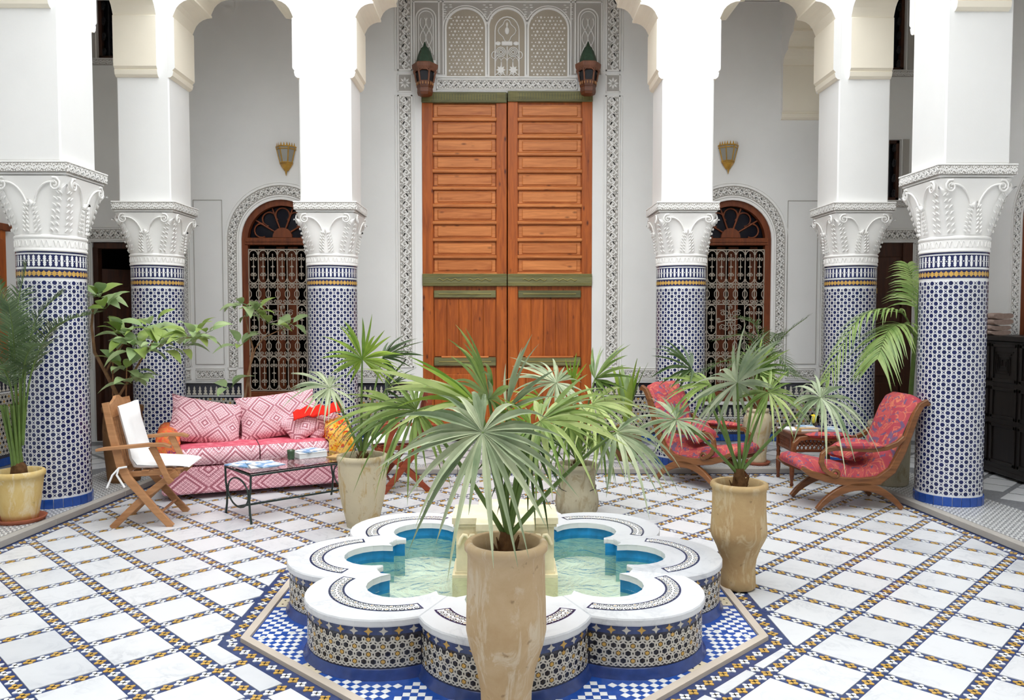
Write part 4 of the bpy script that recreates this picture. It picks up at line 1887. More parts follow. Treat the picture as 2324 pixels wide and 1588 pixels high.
for k in range(8):
    b = MB()
    rows = []
    for off, z in ((.024, .0), (.020, .010), (.008, .020), (.004, .044), (.0, .046)):
        rows.append([lobe_pt(k, -TH + 2 * TH * i / 16, off) + (z,) for i in range(17)])
    b.grid(rows, G_BASE)
    b.build('base_tile', fo)
    out = lobe_arc(k, .014)
    # trim at the valley rays so that neighbouring slabs only touch
    s = MB()
    loop = [Vector(p) for p in out] + [Vector(p) for p in inner_arc(k)[::-1]]
    cen = Vector((0, 0))
    for p in loop:
        cen += p
    cen /= len(loop)
    ly = [(SLAB0, .996), (SLAB0 + .006, 1.0), (SLAB1 - .007, 1.0), (SLAB1, .988)]
    rows = [[tuple(cen + (p - cen) * f) + (z,) for p in loop] for z, f in ly]
    s.grid(rows, MARBLE, cu=True, smooth=False)
    shape(s, [[r[:2] for r in rows[-1]]], SLAB1 - .001, SLAB1, MARBLE)
    shape(s, [[r[:2] for r in rows[0]]], SLAB0, SLAB0 + .0005, MARBLE)
    sl = s.build('coping_slab', fo)
    a0 = -PI / 2 + k * PI / 4
    il = MB()

    def ip(r, t):
        x, y = rot2(.655 + r * math.cos(t), r * math.sin(t), a0)
        return (x * FSX, y * FSY)
    A = math.radians(72)
    R0, R1 = .232, .300
    N = 26
    il.grid([[ip(r, -A + 2 * A * i / N) + (SLAB1 + .0006,) for i in range(N + 1)] for r in (R0, R1)], G_NAVY, smooth=False, flip=True)
    il.grid([[ip(r, -A * .975 + 2 * A * .975 * i / N) + (SLAB1 + .0010,) for i in range(N + 1)] for r in (R0 + .009, R1 - .009)], G_WHITE, smooth=False, flip=True)
    n = 22
    for i in range(n):
        t = -A * .96 + 2 * A * .96 * (i + .5) / n
        for j, r in enumerate((R0 + .018, R1 - .018)):
            tt = t + (A / n) * (.5 if j else -.5)
            c = ip(r, tt)
            il.flat(circ(.0150, 6, tt + a0, *c), SLAB1 + .0014, G_BLACK)
            il.flat(circ(.0105, 6, tt + a0, *c), SLAB1 + .0018, G_WHITE)
            il.flat(star(.0065, .003, 4, tt, *c), SLAB1 + .0022, G_YEL if (i + j) % 3 == 0 else G_BLACK)
    stuff(il.build('inlay', sl))
CREAMS = plain('cream_spout_stone', (226, 214, 180), .55, .3, 0, .22, 7)
b = MB()


def plus(a, w):
    return [(w, -a), (w, -w), (a, -w), (a, w), (w, w), (w, a), (-w, a), (-w, w), (-a, w), (-a, -w), (-w, -w), (-w, -a)]


for h0, h1, a, w in ((.008, .20, .275, .145), (.20, .215, .262, .132), (.215, .452, .255, .128), (.452, .468, .268, .14), (.468, .50, .275, .147)):
    shape(b, [plus(a, w)], h0, h1, CREAMS, bottom=True)
b.build('spout_block', fo)
for cx, s in ((.19, 1), (-.19, 1)):
    b = MB()
    b.tube([(cx - .05 + .1 * i / 8, -.135 - .008, .36 + .03 * abs(math.sin(i * PI / 4)) + .03 * math.sin(PI * i / 8)) for i in range(9)], .010, CREAMS, 6)
    b.build('carved_shell', fo)
b = MB()
b.tube([(-.05 + .1 * i / 8, -.262, .36 + .03 * abs(math.sin(i * PI / 4)) + .03 * math.sin(PI * i / 8)) for i in range(9)], .010, CREAMS, 6)
b.build('carved_shell', fo)
b = MB()
b.tube([(0, -.25, .42), (0, -.29, .42), (0, -.30, .40)], .014, BRASS, 8)
b.build('spout', fo)
wt = bpy.data.materials.new('pool_water')
wt.use_nodes = True
nt = wt.node_tree
nt.nodes.remove(nt.nodes['Principled BSDF'])
tr, gl, mx, lw, bp, nz, tcn = (nt.nodes.new(k) for k in ('ShaderNodeBsdfTransparent', 'ShaderNodeBsdfGlossy', 'ShaderNodeMixShader', 'ShaderNodeFresnel', 'ShaderNodeBump', 'ShaderNodeTexNoise', 'ShaderNodeTexCoord'))
tr.inputs[0].default_value = (.88, .95, .93, 1)
gl.inputs['Roughness'].default_value = .03
lw.inputs[0].default_value = 1.45
nz.inputs['Scale'].default_value = 5.5
nz.inputs['Detail'].default_value = 3
nz.inputs['Distortion'].default_value = 2.2
bp.inputs['Strength'].default_value = .5
bp.inputs['Distance'].default_value = .05
nt.links.new(tcn.outputs['Object'], nz.inputs['Vector'])
nt.links.new(nz.outputs['Fac'], bp.inputs['Height'])
for n_ in (gl, lw):
    nt.links.new(bp.outputs[0], n_.inputs['Normal'])
nt.links.new(lw.outputs[0], mx.inputs[0])
nt.links.new(tr.outputs[0], mx.inputs[1])
nt.links.new(gl.outputs[0], mx.inputs[2])
nt.links.new(mx.outputs[0], nt.nodes['Material Output'].inputs[0])
b = MB()
shape(b, [[p for k in range(8) for p in inner_arc(k, .010)]], WATER - .001, WATER, wt)
w_o = tag(b.build('fountain_water', None, FC), 'rippled pale turquoise water filling the lobed marble fountain', 'water')
w_o['kind'] = 'stuff'


# ------------------------------------------------------------------ pots and plants
def clay(name, a, b_, c, seed):
    t = Mat(name, .8, .2)
    v = t.co()
    n1 = t.noise(v, 3.2 + seed * .13, 6, .65, .6)
    n2 = t.noise(t.co(scale=(7, 7, 2.2)), 2.0, 6, .7, 1.0)
    n3 = t.noise(v, 26, 4)
    c1 = t.mix(n1.ramp(.38, .64), lin(*a), lin(*b_))
    c2 = t.mix(n2.ramp(.52, .64), c1, lin(*c))
    c3 = t.mix(n3.ramp(.66, .74) * .45, c2, lin(96, 72, 50))
    t.color(c3)
    t.bump(n1 * .6 + n3 * .4, .3, .008)
    return t.m


def leafmat(name, top, tip, under=None, tr=.25, axis=None):
    t = Mat(name, .36, .5)
    v = t.co()
    n = t.noise(v, 9, 3)
    r = t.rand()
    c = t.mix((n.ramp(.35, .7) * .35 + r * .65), lin(*top), lin(*tip))
    t.color(c)
    nt = t.nt
    tl_ = nt.nodes.new('ShaderNodeBsdfTranslucent')
    mx_ = nt.nodes.new('ShaderNodeMixShader')
    mx_.inputs[0].default_value = tr
    if isinstance(c, tuple):
        tl_.inputs[0].default_value = c
    else:
        nt.links.new(c, tl_.inputs[0])
    out = nt.nodes['Material Output']
    nt.links.new(t.b.outputs[0], mx_.inputs[1])
    nt.links.new(tl_.outputs[0], mx_.inputs[2])
    nt.links.new(mx_.outputs[0], out.inputs[0])
    return t.m


LF_SILVER = leafmat('silver_palm_leaf', (106, 128, 92), (210, 217, 184), tr=.14)
LF_PALE = leafmat('pale_green_palm_leaf', (112, 142, 66), (204, 214, 150), tr=.2)
LF_GREEN = leafmat('green_palm_leaf', (66, 100, 36), (168, 188, 110))
LF_BRIGHT = leafmat('bright_palm_leaf', (84, 128, 30), (176, 200, 88))
LF_DARK = leafmat('dark_palm_leaf', (50, 74, 38), (88, 112, 62))
LF_FEATH = leafmat('feathery_leaf', (58, 82, 48), (112, 134, 92))
LF_KENT = leafmat('arching_palm_leaf', (110, 144, 70), (170, 190, 118))
LF_BROAD = leafmat('broad_leaf', (124, 156, 98), (184, 204, 150))
STEM_G = plain('green_petiole', (92, 116, 54), .5, .4, 0, .2, 14)
STEM_B = plain('brown_fibre', (92, 66, 42), .9, .1, 0, .4, 30)
BARK = plain('grey_brown_bark', (138, 106, 78), .85, .2, 0, .25, 18)


def pot(name, label, cat, loc, prof, mat, soil=True, n=40, saucer=None):
    """prof: (r, z) from the foot up to the rim"""
    t = thing(name, label, cat, loc)
    b = MB()
    R, H = prof[-1]
    inner = [(R - .012, H + .004), (R - .024, H), (R - .03, H - .05), (R - .034, H - .09)]
    z0 = .012 if saucer else 0
    full = [(0, z0)] + [(r, z + z0) for r, z in prof] + [(r, z + z0) for r, z in inner]
    b.lathe(full, mat, n)
    b.build('pot', t)
    if soil:
        s = MB()
        s.lathe([(R - .02, H - .065 + z0), (R * .5, H - .055 + z0), (0, H - .05 + z0)], SOIL, 20)
        s.build('soil', t)
    if saucer:
        s = MB()
        s.lathe([(0, 0), (saucer - .02, 0), (saucer, .03), (saucer - .008, .032), (saucer - .026, .010), (0, .010)], TERRA, 36)
        s.build('saucer', t)
    return t


def bez(p0, p1, p2, n):
    return [p0 * (1 - t) ** 2 + p1 * 2 * t * (1 - t) + p2 * t * t for t in (i / n for i in range(n + 1))]


def fan_leaf(root, base, hub, axis, n0, R, spread, droop, mat, rnd, nseg=None, width=1.0, pet_r=.007):
    """palmate leaf: petiole tube and a fan of folded blades, one mesh, in the coordinates of root"""
    o = Vector(root.location)
    a = axis.normalized()
    nn = (n0 - a * n0.dot(a)).normalized()
    s = nn.cross(a)
    b = MB()
    mid = base.lerp(hub, .55) + Vector((0, 0, .10 * (hub - base).length))
    pt = bez(base, mid, hub, 8)
    b.tube([p - o for p in pt], [pet_r * (1.5 - .7 * i / 8) for i in range(9)], STEM_G, 6)
    nseg = nseg or max(5, int(spread / 10.5))
    for i in range(nseg):
        f = (i + .5) / nseg * 2 - 1
        th = math.radians(spread / 2) * f + rnd.uniform(-.07, .07)
        d = (a * math.cos(th) + s * math.sin(th) + nn * rnd.uniform(-.16, .20)).normalized()
        L = R * (1.02 - .30 * abs(f) ** 2) * rnd.uniform(.72, 1.08)
        side = nn.cross(d).normalized()
        w0 = R * .037 * width * rnd.uniform(.75, 1.2)
        g = droop * L * rnd.uniform(.3, 2.0)
        tw = rnd.uniform(-.6, .6)
        rows = []
        K = 8
        for k in range(K + 1):
            t = k / K
            p = hub + d * (L * t * (1 - .12 * droop * t)) + nn * (.05 * L * math.sin(PI * t)) + Vector((0, 0, -g * t ** 2.6))
            wide = (t / .38) ** .85 if t < .38 else max(.02, (1 - (t - .38) / .62)) ** .72
            sd = (side + nn * tw * t).normalized()
            w = w0 * max(.12, wide)
            if k == K:
                w = w0 * .03
            rows.append([tuple(p + sd * w - o), tuple(p - nn * (w * .95) - o), tuple(p - sd * w - o)])
        b.grid(rows, mat, smooth=False)
    return b.build('frond', root)


def screen_leaves(root, base, Y, specs, seed, ppm):
    rnd = random.Random(seed)
    for px, py, dy, ang, tilt, Rpx, spread, droop, mat in specs:
        yy = Y + dy
        hub = at_depth(px, py, yy)
        a = math.radians(ang)
        ax = Vector((math.cos(a), -tilt, math.sin(a)))
        n0 = Vector((rnd.uniform(-.25, .25), -.6, 1.0))
        if abs(n0.normalized().dot(ax.normalized())) > .9:
            n0 = Vector((0, -.3, 1))
        bb = base + Vector((rnd.uniform(-.012, .012), rnd.uniform(-.012, .012), 0))
        fan_leaf(root, bb, hub, ax, n0, Rpx / F_PX * yy, spread, droop, mat, rnd)


def crown(root, z, r=.03, h=.09):
    b = MB()
    b.lathe([(r * 1.3, z - .05), (r * 1.2, z), (r, z + h * .5), (r * .7, z + h)], STEM_B, 12)
    rnd = random.Random(5)
    for i in range(12):
        a = rnd.uniform(0, 2 * PI)
        p0 = Vector((r * math.cos(a), r * math.sin(a), z + rnd.uniform(-.02, h * .4)))
        b.tube([p0, p0 + Vector((.02 * math.cos(a), .02 * math.sin(a), rnd.uniform(.03, .06)))], [.009, .002], STEM_B, 5)
    b.build('stem', root)


CLAY1 = clay('tan_weathered_clay', (188, 160, 122), (204, 180, 146), (210, 194, 168), 1)
CLAY2 = clay('ochre_weathered_clay', (176, 146, 104), (194, 168, 124), (200, 180, 144), 2)
CLAY3 = clay('pale_buff_clay', (196, 184, 156), (206, 194, 164), (184, 160, 116), 3)
CLAY4 = clay('grey_buff_clay', (168, 160, 136), (186, 178, 154), (150, 138, 110), 4)
CLAY5 = clay('yellow_peeling_paint_clay', (208, 178, 112), (218, 196, 140), (222, 206, 168), 5)
CLAY6 = clay('brown_clay', (110, 78, 50), (132, 96, 64), (100, 72, 48), 6)

# hero palm in front
p = Vector((.004, 2.95, 0))
H = .70
prof = [(.098, 0), (.095, .06), (.097, .13), (.112, .22), (.140, .31), (.152, .37), (.150, .46), (.147, .56), (.146, .64), (.148, .665), (.157, .675), (.158, .69), (.152, H)]
hero = pot('potted_fan_palm', 'fan palm in a tall tan clay pot standing before the fountain, nearest the viewer', 'potted palm', p, prof, CLAY1)
crown(hero, H - .05)
base = p + Vector((0, 0, H + .01))
screen_leaves(hero, base, 2.95, [
    (1110, 905, .16, 112, .45, 215, 250, .15, LF_GREEN),
    (1078, 915, .10, 166, .1, 265, 80, .12, LF_PALE),
    (1090, 925, .13, 150, .1, 220, 70, .15, LF_BRIGHT),
    (1240, 945, .08, 14, .15, 200, 110, .2, LF_GREEN),
    (1150, 930, .12, 62, .1, 190, 90, .1, LF_SILVER),
    (1190, 975, .22, -78, .1, 165, 150, .25, LF_DARK),
    (1226, 955, .02, 8, .45, 215, 230, .34, LF_PALE),
    (1205, 965, .06, 150, .1, 120, 140, .2, LF_BRIGHT),
    (945, 930, .05, -140, .2, 165, 300, .35, LF_GREEN),
    (1398, 982, .10, -28, .3, 165, 190, .30, LF_SILVER),
    (1095, 980, -.16, -110, .62, 250, 335, .30, LF_SILVER),
], 21, 610)

# palm at the right of the fountain
p = Vector((1.325, 4.44, 0.006))
H = .60
prof = [(.088, 0), (.098, .012), (.096, .06), (.094, .12), (.100, .17), (.122, .235), (.147, .285), (.158, .315), (.154, .36), (.149, .45), (.148, .55), (.150, .565), (.160, .575), (.160, .59), (.154, H)]
rp = pot('potted_fan_palm', 'fan palm in an ochre clay pot with a pinched foot, right of the fountain', 'potted palm', p, prof, CLAY2)
crown(rp, H - .03, .035, .11)
base = p + Vector((0, 0, H + .05))
screen_leaves(rp, base, 4.44, [
    (1570, 838, .20, 150, .2, 125, 200, .15, LF_DARK),
    (1612, 872, .05, 185, .2, 130, 160, .2, LF_GREEN),
    (1535, 952, -.1, 190, .3, 112, 330, .1, LF_SILVER),
    (1745, 890, .02, -30, .3, 120, 300, .25, LF_PALE),
    (1862, 902, .0, -22, .3, 135, 310, .4, LF_SILVER),
    (1720, 840, .2, 60, .2, 95, 200, .15, LF_GREEN),
    (1673, 868, -.12, 75, .75, 172, 345, .12, LF_SILVER),
], 5, 406)

# palm at the left of the fountain
p = Vector((-1.05, 5.80, 0))
H = .525
prof = [(.115, 0), (.125, .06), (.150, .16), (.168, .26), (.175, .36), (.178, .46), (.178, .485), (.186, .492), (.187, .512), (.181, H)]
lp_ = pot('potted_fan_palm', 'fan palm in a pale buff pot, beside the glass coffee table', 'potted palm', p, prof, CLAY3)
crown(lp_, H - .05, .028, .08)
base = p + Vector((0, 0, H))
screen_leaves(lp_, base, 5.80, [
    (868, 812, .25, 25, .1, 110, 170, .12, LF_DARK),
    (875, 885, .15, 35, .2, 95, 170, .15, LF_DARK),
    (748, 880, .0, 165, .25, 112, 290, .25, LF_SILVER),
    (905, 922, -.1, 190, .25, 170, 130, .25, LF_GREEN),
    (850, 955, .1, -150, .2, 105, 160, .3, LF_GREEN),
    (822, 815, -.05, 92, .40, 124, 300, .12, LF_BRIGHT),
], 9, 310)

# palm behind the fountain
p = Vector((.56, 6.12, 0))
H = .40
prof = [(.138, 0), (.160, .04), (.170, .10), (.164, .16), (.146, .22), (.140, .26), (.146, .33), (.148, .36), (.160, .368), (.162, .39), (.156, H)]
bp_ = pot('potted_fan_palm', 'fan palm in a cracked grey waisted pot, behind the fountain before the big door', 'potted palm', p, prof, CLAY4)
crown(bp_, H - .04, .028, .07)
b = MB()
b.tube([(.148 * math.cos(a), .148 * math.sin(a), .20 + .02 * math.sin(a * 1.5) + (.03 if a > -.9 else 0)) for a in [-PI + PI * i / 14 for i in range(15)]], .004, G_BLACK, 4)
b.build('crack', bp_)
base = p + Vector((0, 0, H))
screen_leaves(bp_, base, 6.12, [
    (1350, 860, .15, 40, .2, 120, 190, .1, LF_GREEN),
    (1300, 872, .1, 85, .0, 80, 60, .05, LF_BRIGHT),
    (1262, 868, .0, 170, .2, 125, 320, .15, LF_SILVER),
    (1230, 905, .05, 190, .2, 110, 150, .2, LF_BRIGHT),
    (1345, 915, -.05, -10, .3, 150, 240, .25, LF_PALE),
    (1360, 985, -.1, -50, .3, 100, 200, .3, LF_GREEN),
    (1290, 960, -.1, -110, .3, 100, 200, .3, LF_GREEN),
], 31, 290)


# ---- feathery palms
def feather(root, pts, Ll, mat, rnd, n=26, width=.008, up=Vector((0, 0, 1)), droop=.25, start=.25, vee=.35):
    o = Vector(root.location)
    pts = [Vector(q) for q in pts]
    # resample along a smooth curve
    cur = []
    N = 18
    for i in range(N + 1):
        t = i / N * (len(pts) - 1)
        k = min(int(t), len(pts) - 2)
        u = t - k
        p0, p1, p2, p3 = pts[max(k - 1, 0)], pts[k], pts[k + 1], pts[min(k + 2, len(pts) - 1)]
        cur.append(.5 * ((2 * p1) + (p2 - p0) * u + (2 * p0 - 5 * p1 + 4 * p2 - p3) * u * u + (3 * p1 - p0 - 3 * p2 + p3) * u ** 3))
    b = MB()
    b.tube([q - o for q in cur], [.007 * (1.3 - i / N) for i in range(N + 1)], STEM_G, 5)
    for i in range(n):
        t = start + (1 - start) * i / (n - 1)
        x = t * N
        k = min(int(x), N - 1)
        q = cur[k].lerp(cur[k + 1], x - k)
        tan = (cur[k + 1] - cur[k]).normalized()
        sd = tan.cross(up)
        sd = sd.normalized() if sd.length > .2 else tan.cross(Vector((0, 1, 0))).normalized()
        u2 = sd.cross(tan).normalized()
        L = Ll * (.55 + .45 * math.sin(PI * min(1, .25 + t * .75))) * rnd.uniform(.85, 1.1)
        for s in (1, -1):
            d = (sd * s * 1.0 + tan * (.55 + .5 * t) + u2 * vee + Vector((rnd.uniform(-.12, .12), rnd.uniform(-.12, .12), rnd.uniform(-.1, .1)))).normalized()
            wv = d.cross(u2).normalized() * width
            rows = []
            for j in range(5):
                f = j / 4
                c = q + d * (L * f) + Vector((0, 0, -droop * L * f * f))
                w = (.55 + 1.1 * f if f < .4 else (1 - f) * 1.6 + .04)
                rows.append([tuple(c + wv * w - o), tuple(c - wv * w - o)])
            b.grid(rows, mat, smooth=False)
    return b.build('frond', root)


def scr(pts, Y):
    return [at_depth(x, y, Y + (z[0] if z else 0)) for x, y, *z in pts]


rnd = random.Random(77)
p = Vector((-3.55, 5.78, GZ))
prof = [(.115, 0), (.125, .05), (.140, .15), (.152, .25), (.160, .31), (.170, .318), (.172, .34), (.166, .355)]
yp = pot('potted_feather_palm', 'feathery palm in a peeling yellow pot on a terracotta saucer, far left', 'potted palm', p, prof, CLAY5, saucer=.175)
b = MB()
for i in range(9):
    a = 2 * PI * i / 9
    b.tube([(.03 * math.cos(a), .03 * math.sin(a), .30), (.028 * math.cos(a) - .02, .03 * math.sin(a), .50), (.06 * math.cos(a) - .05, .06 * math.sin(a), .85)], [.016, .012, .008], STEM_G, 6)
b.build('stem', yp)
b = MB()
b.lathe([(.05, .27), (.058, .33), (.05, .40), (.03, .43)], STEM_B, 12)
b.build('fibre_collar', yp)
for pl, mt, L in (
        ([(52, 1010), (70, 850), (120, 745, -.05), (205, 712, -.1)], LF_FEATH, .20),
        ([(48, 1010), (60, 820), (85, 720, .1), (140, 665, .15)], LF_FEATH, .17),
        ([(45, 1010), (45, 820), (40, 700, .05), (60, 600, .1)], LF_FEATH, .17),
        ([(45, 1010), (30, 830), (10, 700, -.1), (-40, 620, -.2)], LF_FEATH, .17),
        ([(42, 1010), (20, 860), (-30, 780, -.1), (-90, 760, -.1)], LF_FEATH, .17),
        ([(48, 1010), (50, 860), (70, 790, -.2), (110, 780, -.35)], LF_FEATH, .16),
        ([(45, 1010), (35, 850), (30, 760, -.2), (20, 690, -.35)], LF_FEATH, .17),
        ([(45, 1010), (25, 880), (0, 830, -.2), (-20, 850, -.4)], LF_FEATH, .16),
        ([(50, 1010), (55, 850), (30, 720, .2), (-10, 640, .3)], LF_DARK, .17)):
    feather(yp, scr(pl, 5.80), L, mt, rnd, 44, .0055, start=.34, vee=.3, droop=.15)

p = Vector((2.545, 7.93, GZ))
prof = [(.085, 0), (.090, .03), (.088, .10), (.100, .20), (.132, .32), (.142, .40), (.136, .46), (.112, .505), (.100, .515), (.110, .525), (.112, .54), (.104, .55)]
vp = pot('potted_feather_palm', 'feathery palm in a tall buff vase, behind the right palm and beside the side table', 'potted palm', p, prof, CLAY3, saucer=.13)
b = MB()
b.tube([(0, 0, .50), (.005, 0, .62), (0, 0, .75)], [.045, .05, .03], STEM_B, 10)
b.build('stem', vp)
for pl, mt in (
        ([(1728, 905), (1745, 810), (1780, 760, -.1), (1832, 720, -.2)], LF_FEATH),
        ([(1722, 905), (1715, 800), (1690, 760), (1625, 772)], LF_DARK),
        ([(1724, 905), (1725, 800), (1715, 740), (1680, 720, .2)], LF_DARK),
        ([(1728, 905), (1760, 840), (1800, 850, -.2), (1880, 880, -.3)], LF_FEATH),
        ([(1722, 905), (1690, 830), (1640, 820, -.2), (1570, 860, -.3)], LF_DARK),
        ([(1726, 905), (1735, 830), (1760, 800, -.3), (1790, 840, -.5)], LF_DARK),
        ([(1724, 905), (1705, 830), (1690, 800, -.3), (1670, 830, -.5)], LF_DARK),
        ([(1726, 905), (1740, 800, .2), (1760, 760, .4), (1770, 760, .6)], LF_DARK)):
    feather(vp, scr(pl, 7.93), .20, mt, rnd, 24, .006, start=.3)

p = Vector((3.42, 6.98, GZ))
prof = [(.150, 0), (.160, .02), (.165, .2), (.170, .4), (.172, .50), (.184, .51), (.185, .545), (.178, .56)]
kp = pot('potted_arching_palm', 'slender arching palm in a grey buff pot, behind the red armchair by the right column', 'potted palm', p, prof, CLAY4)
b = MB()
b.tube(scr([(2064, 960), (2068, 880), (2074, 790), (2080, 740)], 6.98) if False else [q - p for q in scr([(2064, 958), (2068, 880), (2074, 800), (2080, 735)], 6.98)], [.022, .02, .018, .014], STEM_G, 8)
b.build('stem', kp)
for pl, L, n, w in (
        ([(2078, 770), (2040, 705, -.05), (1950, 722, -.1), (1875, 862, -.15)], .30, 26, .011),
        ([(2078, 765), (2050, 735, -.1), (2015, 752, -.2), (1992, 812, -.3)], .40, 24, .012),
        ([(2080, 750), (2082, 690), (2090, 640), (2110, 585)], .34, 20, .011),
        ([(2080, 750), (2076, 690, .2), (2070, 640, .3), (2060, 600, .4)], .30, 20, .011)):
    feather(kp, scr(pl, 6.98), L, LF_KENT, rnd, n, w, start=.3, droop=.55, vee=.15)


# ---- broad-leaved shrubs
def broad_proto(L, W, mat):
    b = MB()
    rows = []
    for i in range(7):
        t = i / 6
        w = W / 2 * (math.sin(PI * t ** .8) ** .8 if 0 < t < 1 else .02)
        z = .10 * L * math.sin(PI * t) - .22 * L * t * t
        rows.append([(t * L, w, z + w * .25), (t * L, 0, z), (t * L, -w, z + w * .25)])
    b.grid(rows, mat, flip=True)
    b.tube([(-.03, 0, .0), (0, 0, 0)], .0025, STEM_G, 4)
    return b.mesh('leaf')


LEAF_A = broad_proto(.225, .105, LF_BROAD)
LEAF_B = broad_proto(.20, .094, leafmat('young_broad_leaf', (126, 156, 66), (170, 190, 110)))


def cluster(root, c, n, rnd, R=.05, sc=1.0, up=.35, yb=-.25):
    o = Vector(root.location)
    for i in range(n):
        a = 2 * PI * i * .382 + rnd.uniform(-.3, .3)
        e = rnd.uniform(-.55, .75) + up * .3
        d = Vector((math.cos(a) * math.cos(e), math.sin(a) * math.cos(e) + yb, math.sin(e))).normalized()
        f = link('leaf', LEAF_A if rnd.random() < .7 else LEAF_B, root)
        z = Vector((rnd.uniform(-.3, .3), rnd.uniform(-.6, .0), 1)).normalized()
        y = z.cross(d).normalized()
        z = d.cross(y)
        k = sc * rnd.uniform(.75, 1.15)
        M = Matrix((d * k, y * k, z * k)).transposed().to_4x4()
        M.translation = c + d * R * rnd.uniform(.4, 1.3) - o
        f.matrix_basis = M


def branch(root, pts, r0, r1):
    o = Vector(root.location)
    b = MB()
    n = len(pts)
    b.tube([Vector(q) - o for q in pts], [r0 + (r1 - r0) * i / (n - 1) for i in range(n)], BARK, 7)
    b.build('branch', root)


rnd = random.Random(4)
p = Vector((-3.46, 7.18, GZ))
prof = [(.135, 0), (.140, .04), (.150, .15), (.165, .30), (.170, .45), (.166, .56), (.160, .62), (.172, .635), (.174, .67), (.166, .68)]
sh = pot('potted_shrub', 'leafy broad-leaved shrub in a brown clay pot behind the left folding chair', 'potted shrub', p, prof, CLAY6)
trunk = scr([(262, 935), (268, 900), (240, 845), (215, 800), (208, 740), (212, 690)], 7.1)
branch(sh, [p + Vector((0, 0, .62))] + trunk, .024, .009)
branch(sh, scr([(240, 845), (262, 800), (285, 775)], 7.1), .010, .006)
branch(sh, scr([(266, 905), (300, 850), (330, 800), (350, 770)], 7.05), .012, .006)
branch(sh, scr([(350, 790), (390, 770), (440, 765)], 7.0), .007, .005)
b = MB()
b.tube([q - p for q in scr([(256, 900), (256, 775)], 7.15)], .006, W_TEAK, 6)
b.tube([q - p for q in scr([(286, 905), (288, 815)], 7.15)], .006, W_TEAK, 6)
b.build('cane', sh)
for x, y, Y, n, R in ((222, 672, 7.1, 9, .05), (240, 700, 7.0, 5, .04), (285, 765, 7.1, 16, .10), (310, 790, 6.95, 12, .08), (345, 745, 7.05, 9, .08), (365, 790, 6.9, 8, .06), (410, 785, 7.0, 9, .07), (440, 765, 6.95, 14, .10), (470, 755, 6.9, 4, .05), (285, 840, 7.0, 10, .08), (300, 870, 6.95, 6, .06)):
    cluster(sh, at_depth(x, y, Y), n, rnd, R)

p = Vector((-2.72, 8.40, GZ))
prof = [(.11, 0), (.13, .05), (.145, .2), (.15, .3), (.16, .31), (.155, .34)]
ws = pot('potted_shrub', 'thin broad-leaved shrub before the left arched window, behind the pink sofa', 'potted shrub', p, prof, CLAY2)
branch(ws, [p + Vector((-.02, 0, .3))] + scr([(556, 900), (566, 840), (574, 790), (562, 745), (556, 705)], 8.38), .016, .007)
branch(ws, [p + Vector((.02, 0, .3))] + scr([(568, 890), (562, 850), (580, 790), (600, 765), (650, 742)], 8.38), .012, .005)
for x, y, n, R in ((552, 692, 7, .06), (580, 712, 8, .08), (610, 735, 5, .05), (660, 735, 4, .04), (545, 785, 5, .05), (520, 882, 4, .05)):
    cluster(ws, at_depth(x, y, 8.35), n, rnd, R, 1.0)

p = Vector((1.255, 8.14, GZ))
prof = [(.085, 0), (.10, .015), (.13, .09), (.155, .17), (.158, .23), (.145, .28), (.125, .31), (.135, .32), (.14, .335), (.132, .345)]
am = pot('potted_plant', 'strap-leaved plant in a bulbous brown pot right of the big door', 'potted plant', p, prof, CLAY6)
for i in range(16):
    a = 2 * PI * i * .382
    L = rnd.uniform(.45, .80)
    lean = rnd.uniform(.10, .36)
    rows = []
    b = MB()
    for k in range(9):
        t = k / 8
        c = Vector((math.cos(a) * lean * t ** 1.6 * L, math.sin(a) * lean * t ** 1.6 * L, .30 + L * t - .25 * lean * L * t ** 3))
        w = .042 * (math.sin(PI * min(.97, .12 + t * .86)) ** .8)
        s = Vector((-math.sin(a), math.cos(a), 0))
        rows.append([tuple(c + s * w), tuple(c + Vector((math.cos(a), math.sin(a), 0)) * w * .3), tuple(c - s * w)])
    b.grid(rows, LF_BRIGHT if i % 3 else LF_BROAD)
    b.build('leaf', am)


# ------------------------------------------------------------------ fabrics
def kilim(name, sx, sz, light, mid, dark, axes='xz', ox=0.0, oz=0.0):
    """woven diamonds, chevron lines and small squares"""
    t = Mat(name, .9, .1)
    x, y, z = t.xyz(t.co())
    u = (x if axes[0] == 'x' else y) * (1 / sx) + ox
    v = {'z': z, 'y': y, 's': z + y * .8}[axes[1]] * (1 / sz) + oz
    du = (u.fr() - .5).abs()
    dv = (v.fr() - .5).abs()
    d = du + dv
    lines = ((d * 44.0).sin()).gt(.05)
    wide = (d * 12.5).sin().gt(.0)
    a, b = (u + v) * 9.0, (u - v) * 9.0
    sq = ((a.fr() - .5).abs()).mx((b.fr() - .5).abs())
    ring = sq.lt(.34) * sq.gt(.16)
    dots = ((u * 80.0).sin() * (v * 80.0).sin()).gt(.35)
    fine = t.noise(t.co(), 160, 2).gt(.52)
    pat = (lines * (wide * -1.0 + 1.0)).mx(ring * wide).mx(dots * .75 * (wide * -.6 + 1.0))
    base = t.mix(fine * .55, lin(*light), lin(*mid))
    t.color(t.mix(pat * .76, base, lin(*dark)))
    t.bump(pat, .1, .002)
    return t.m


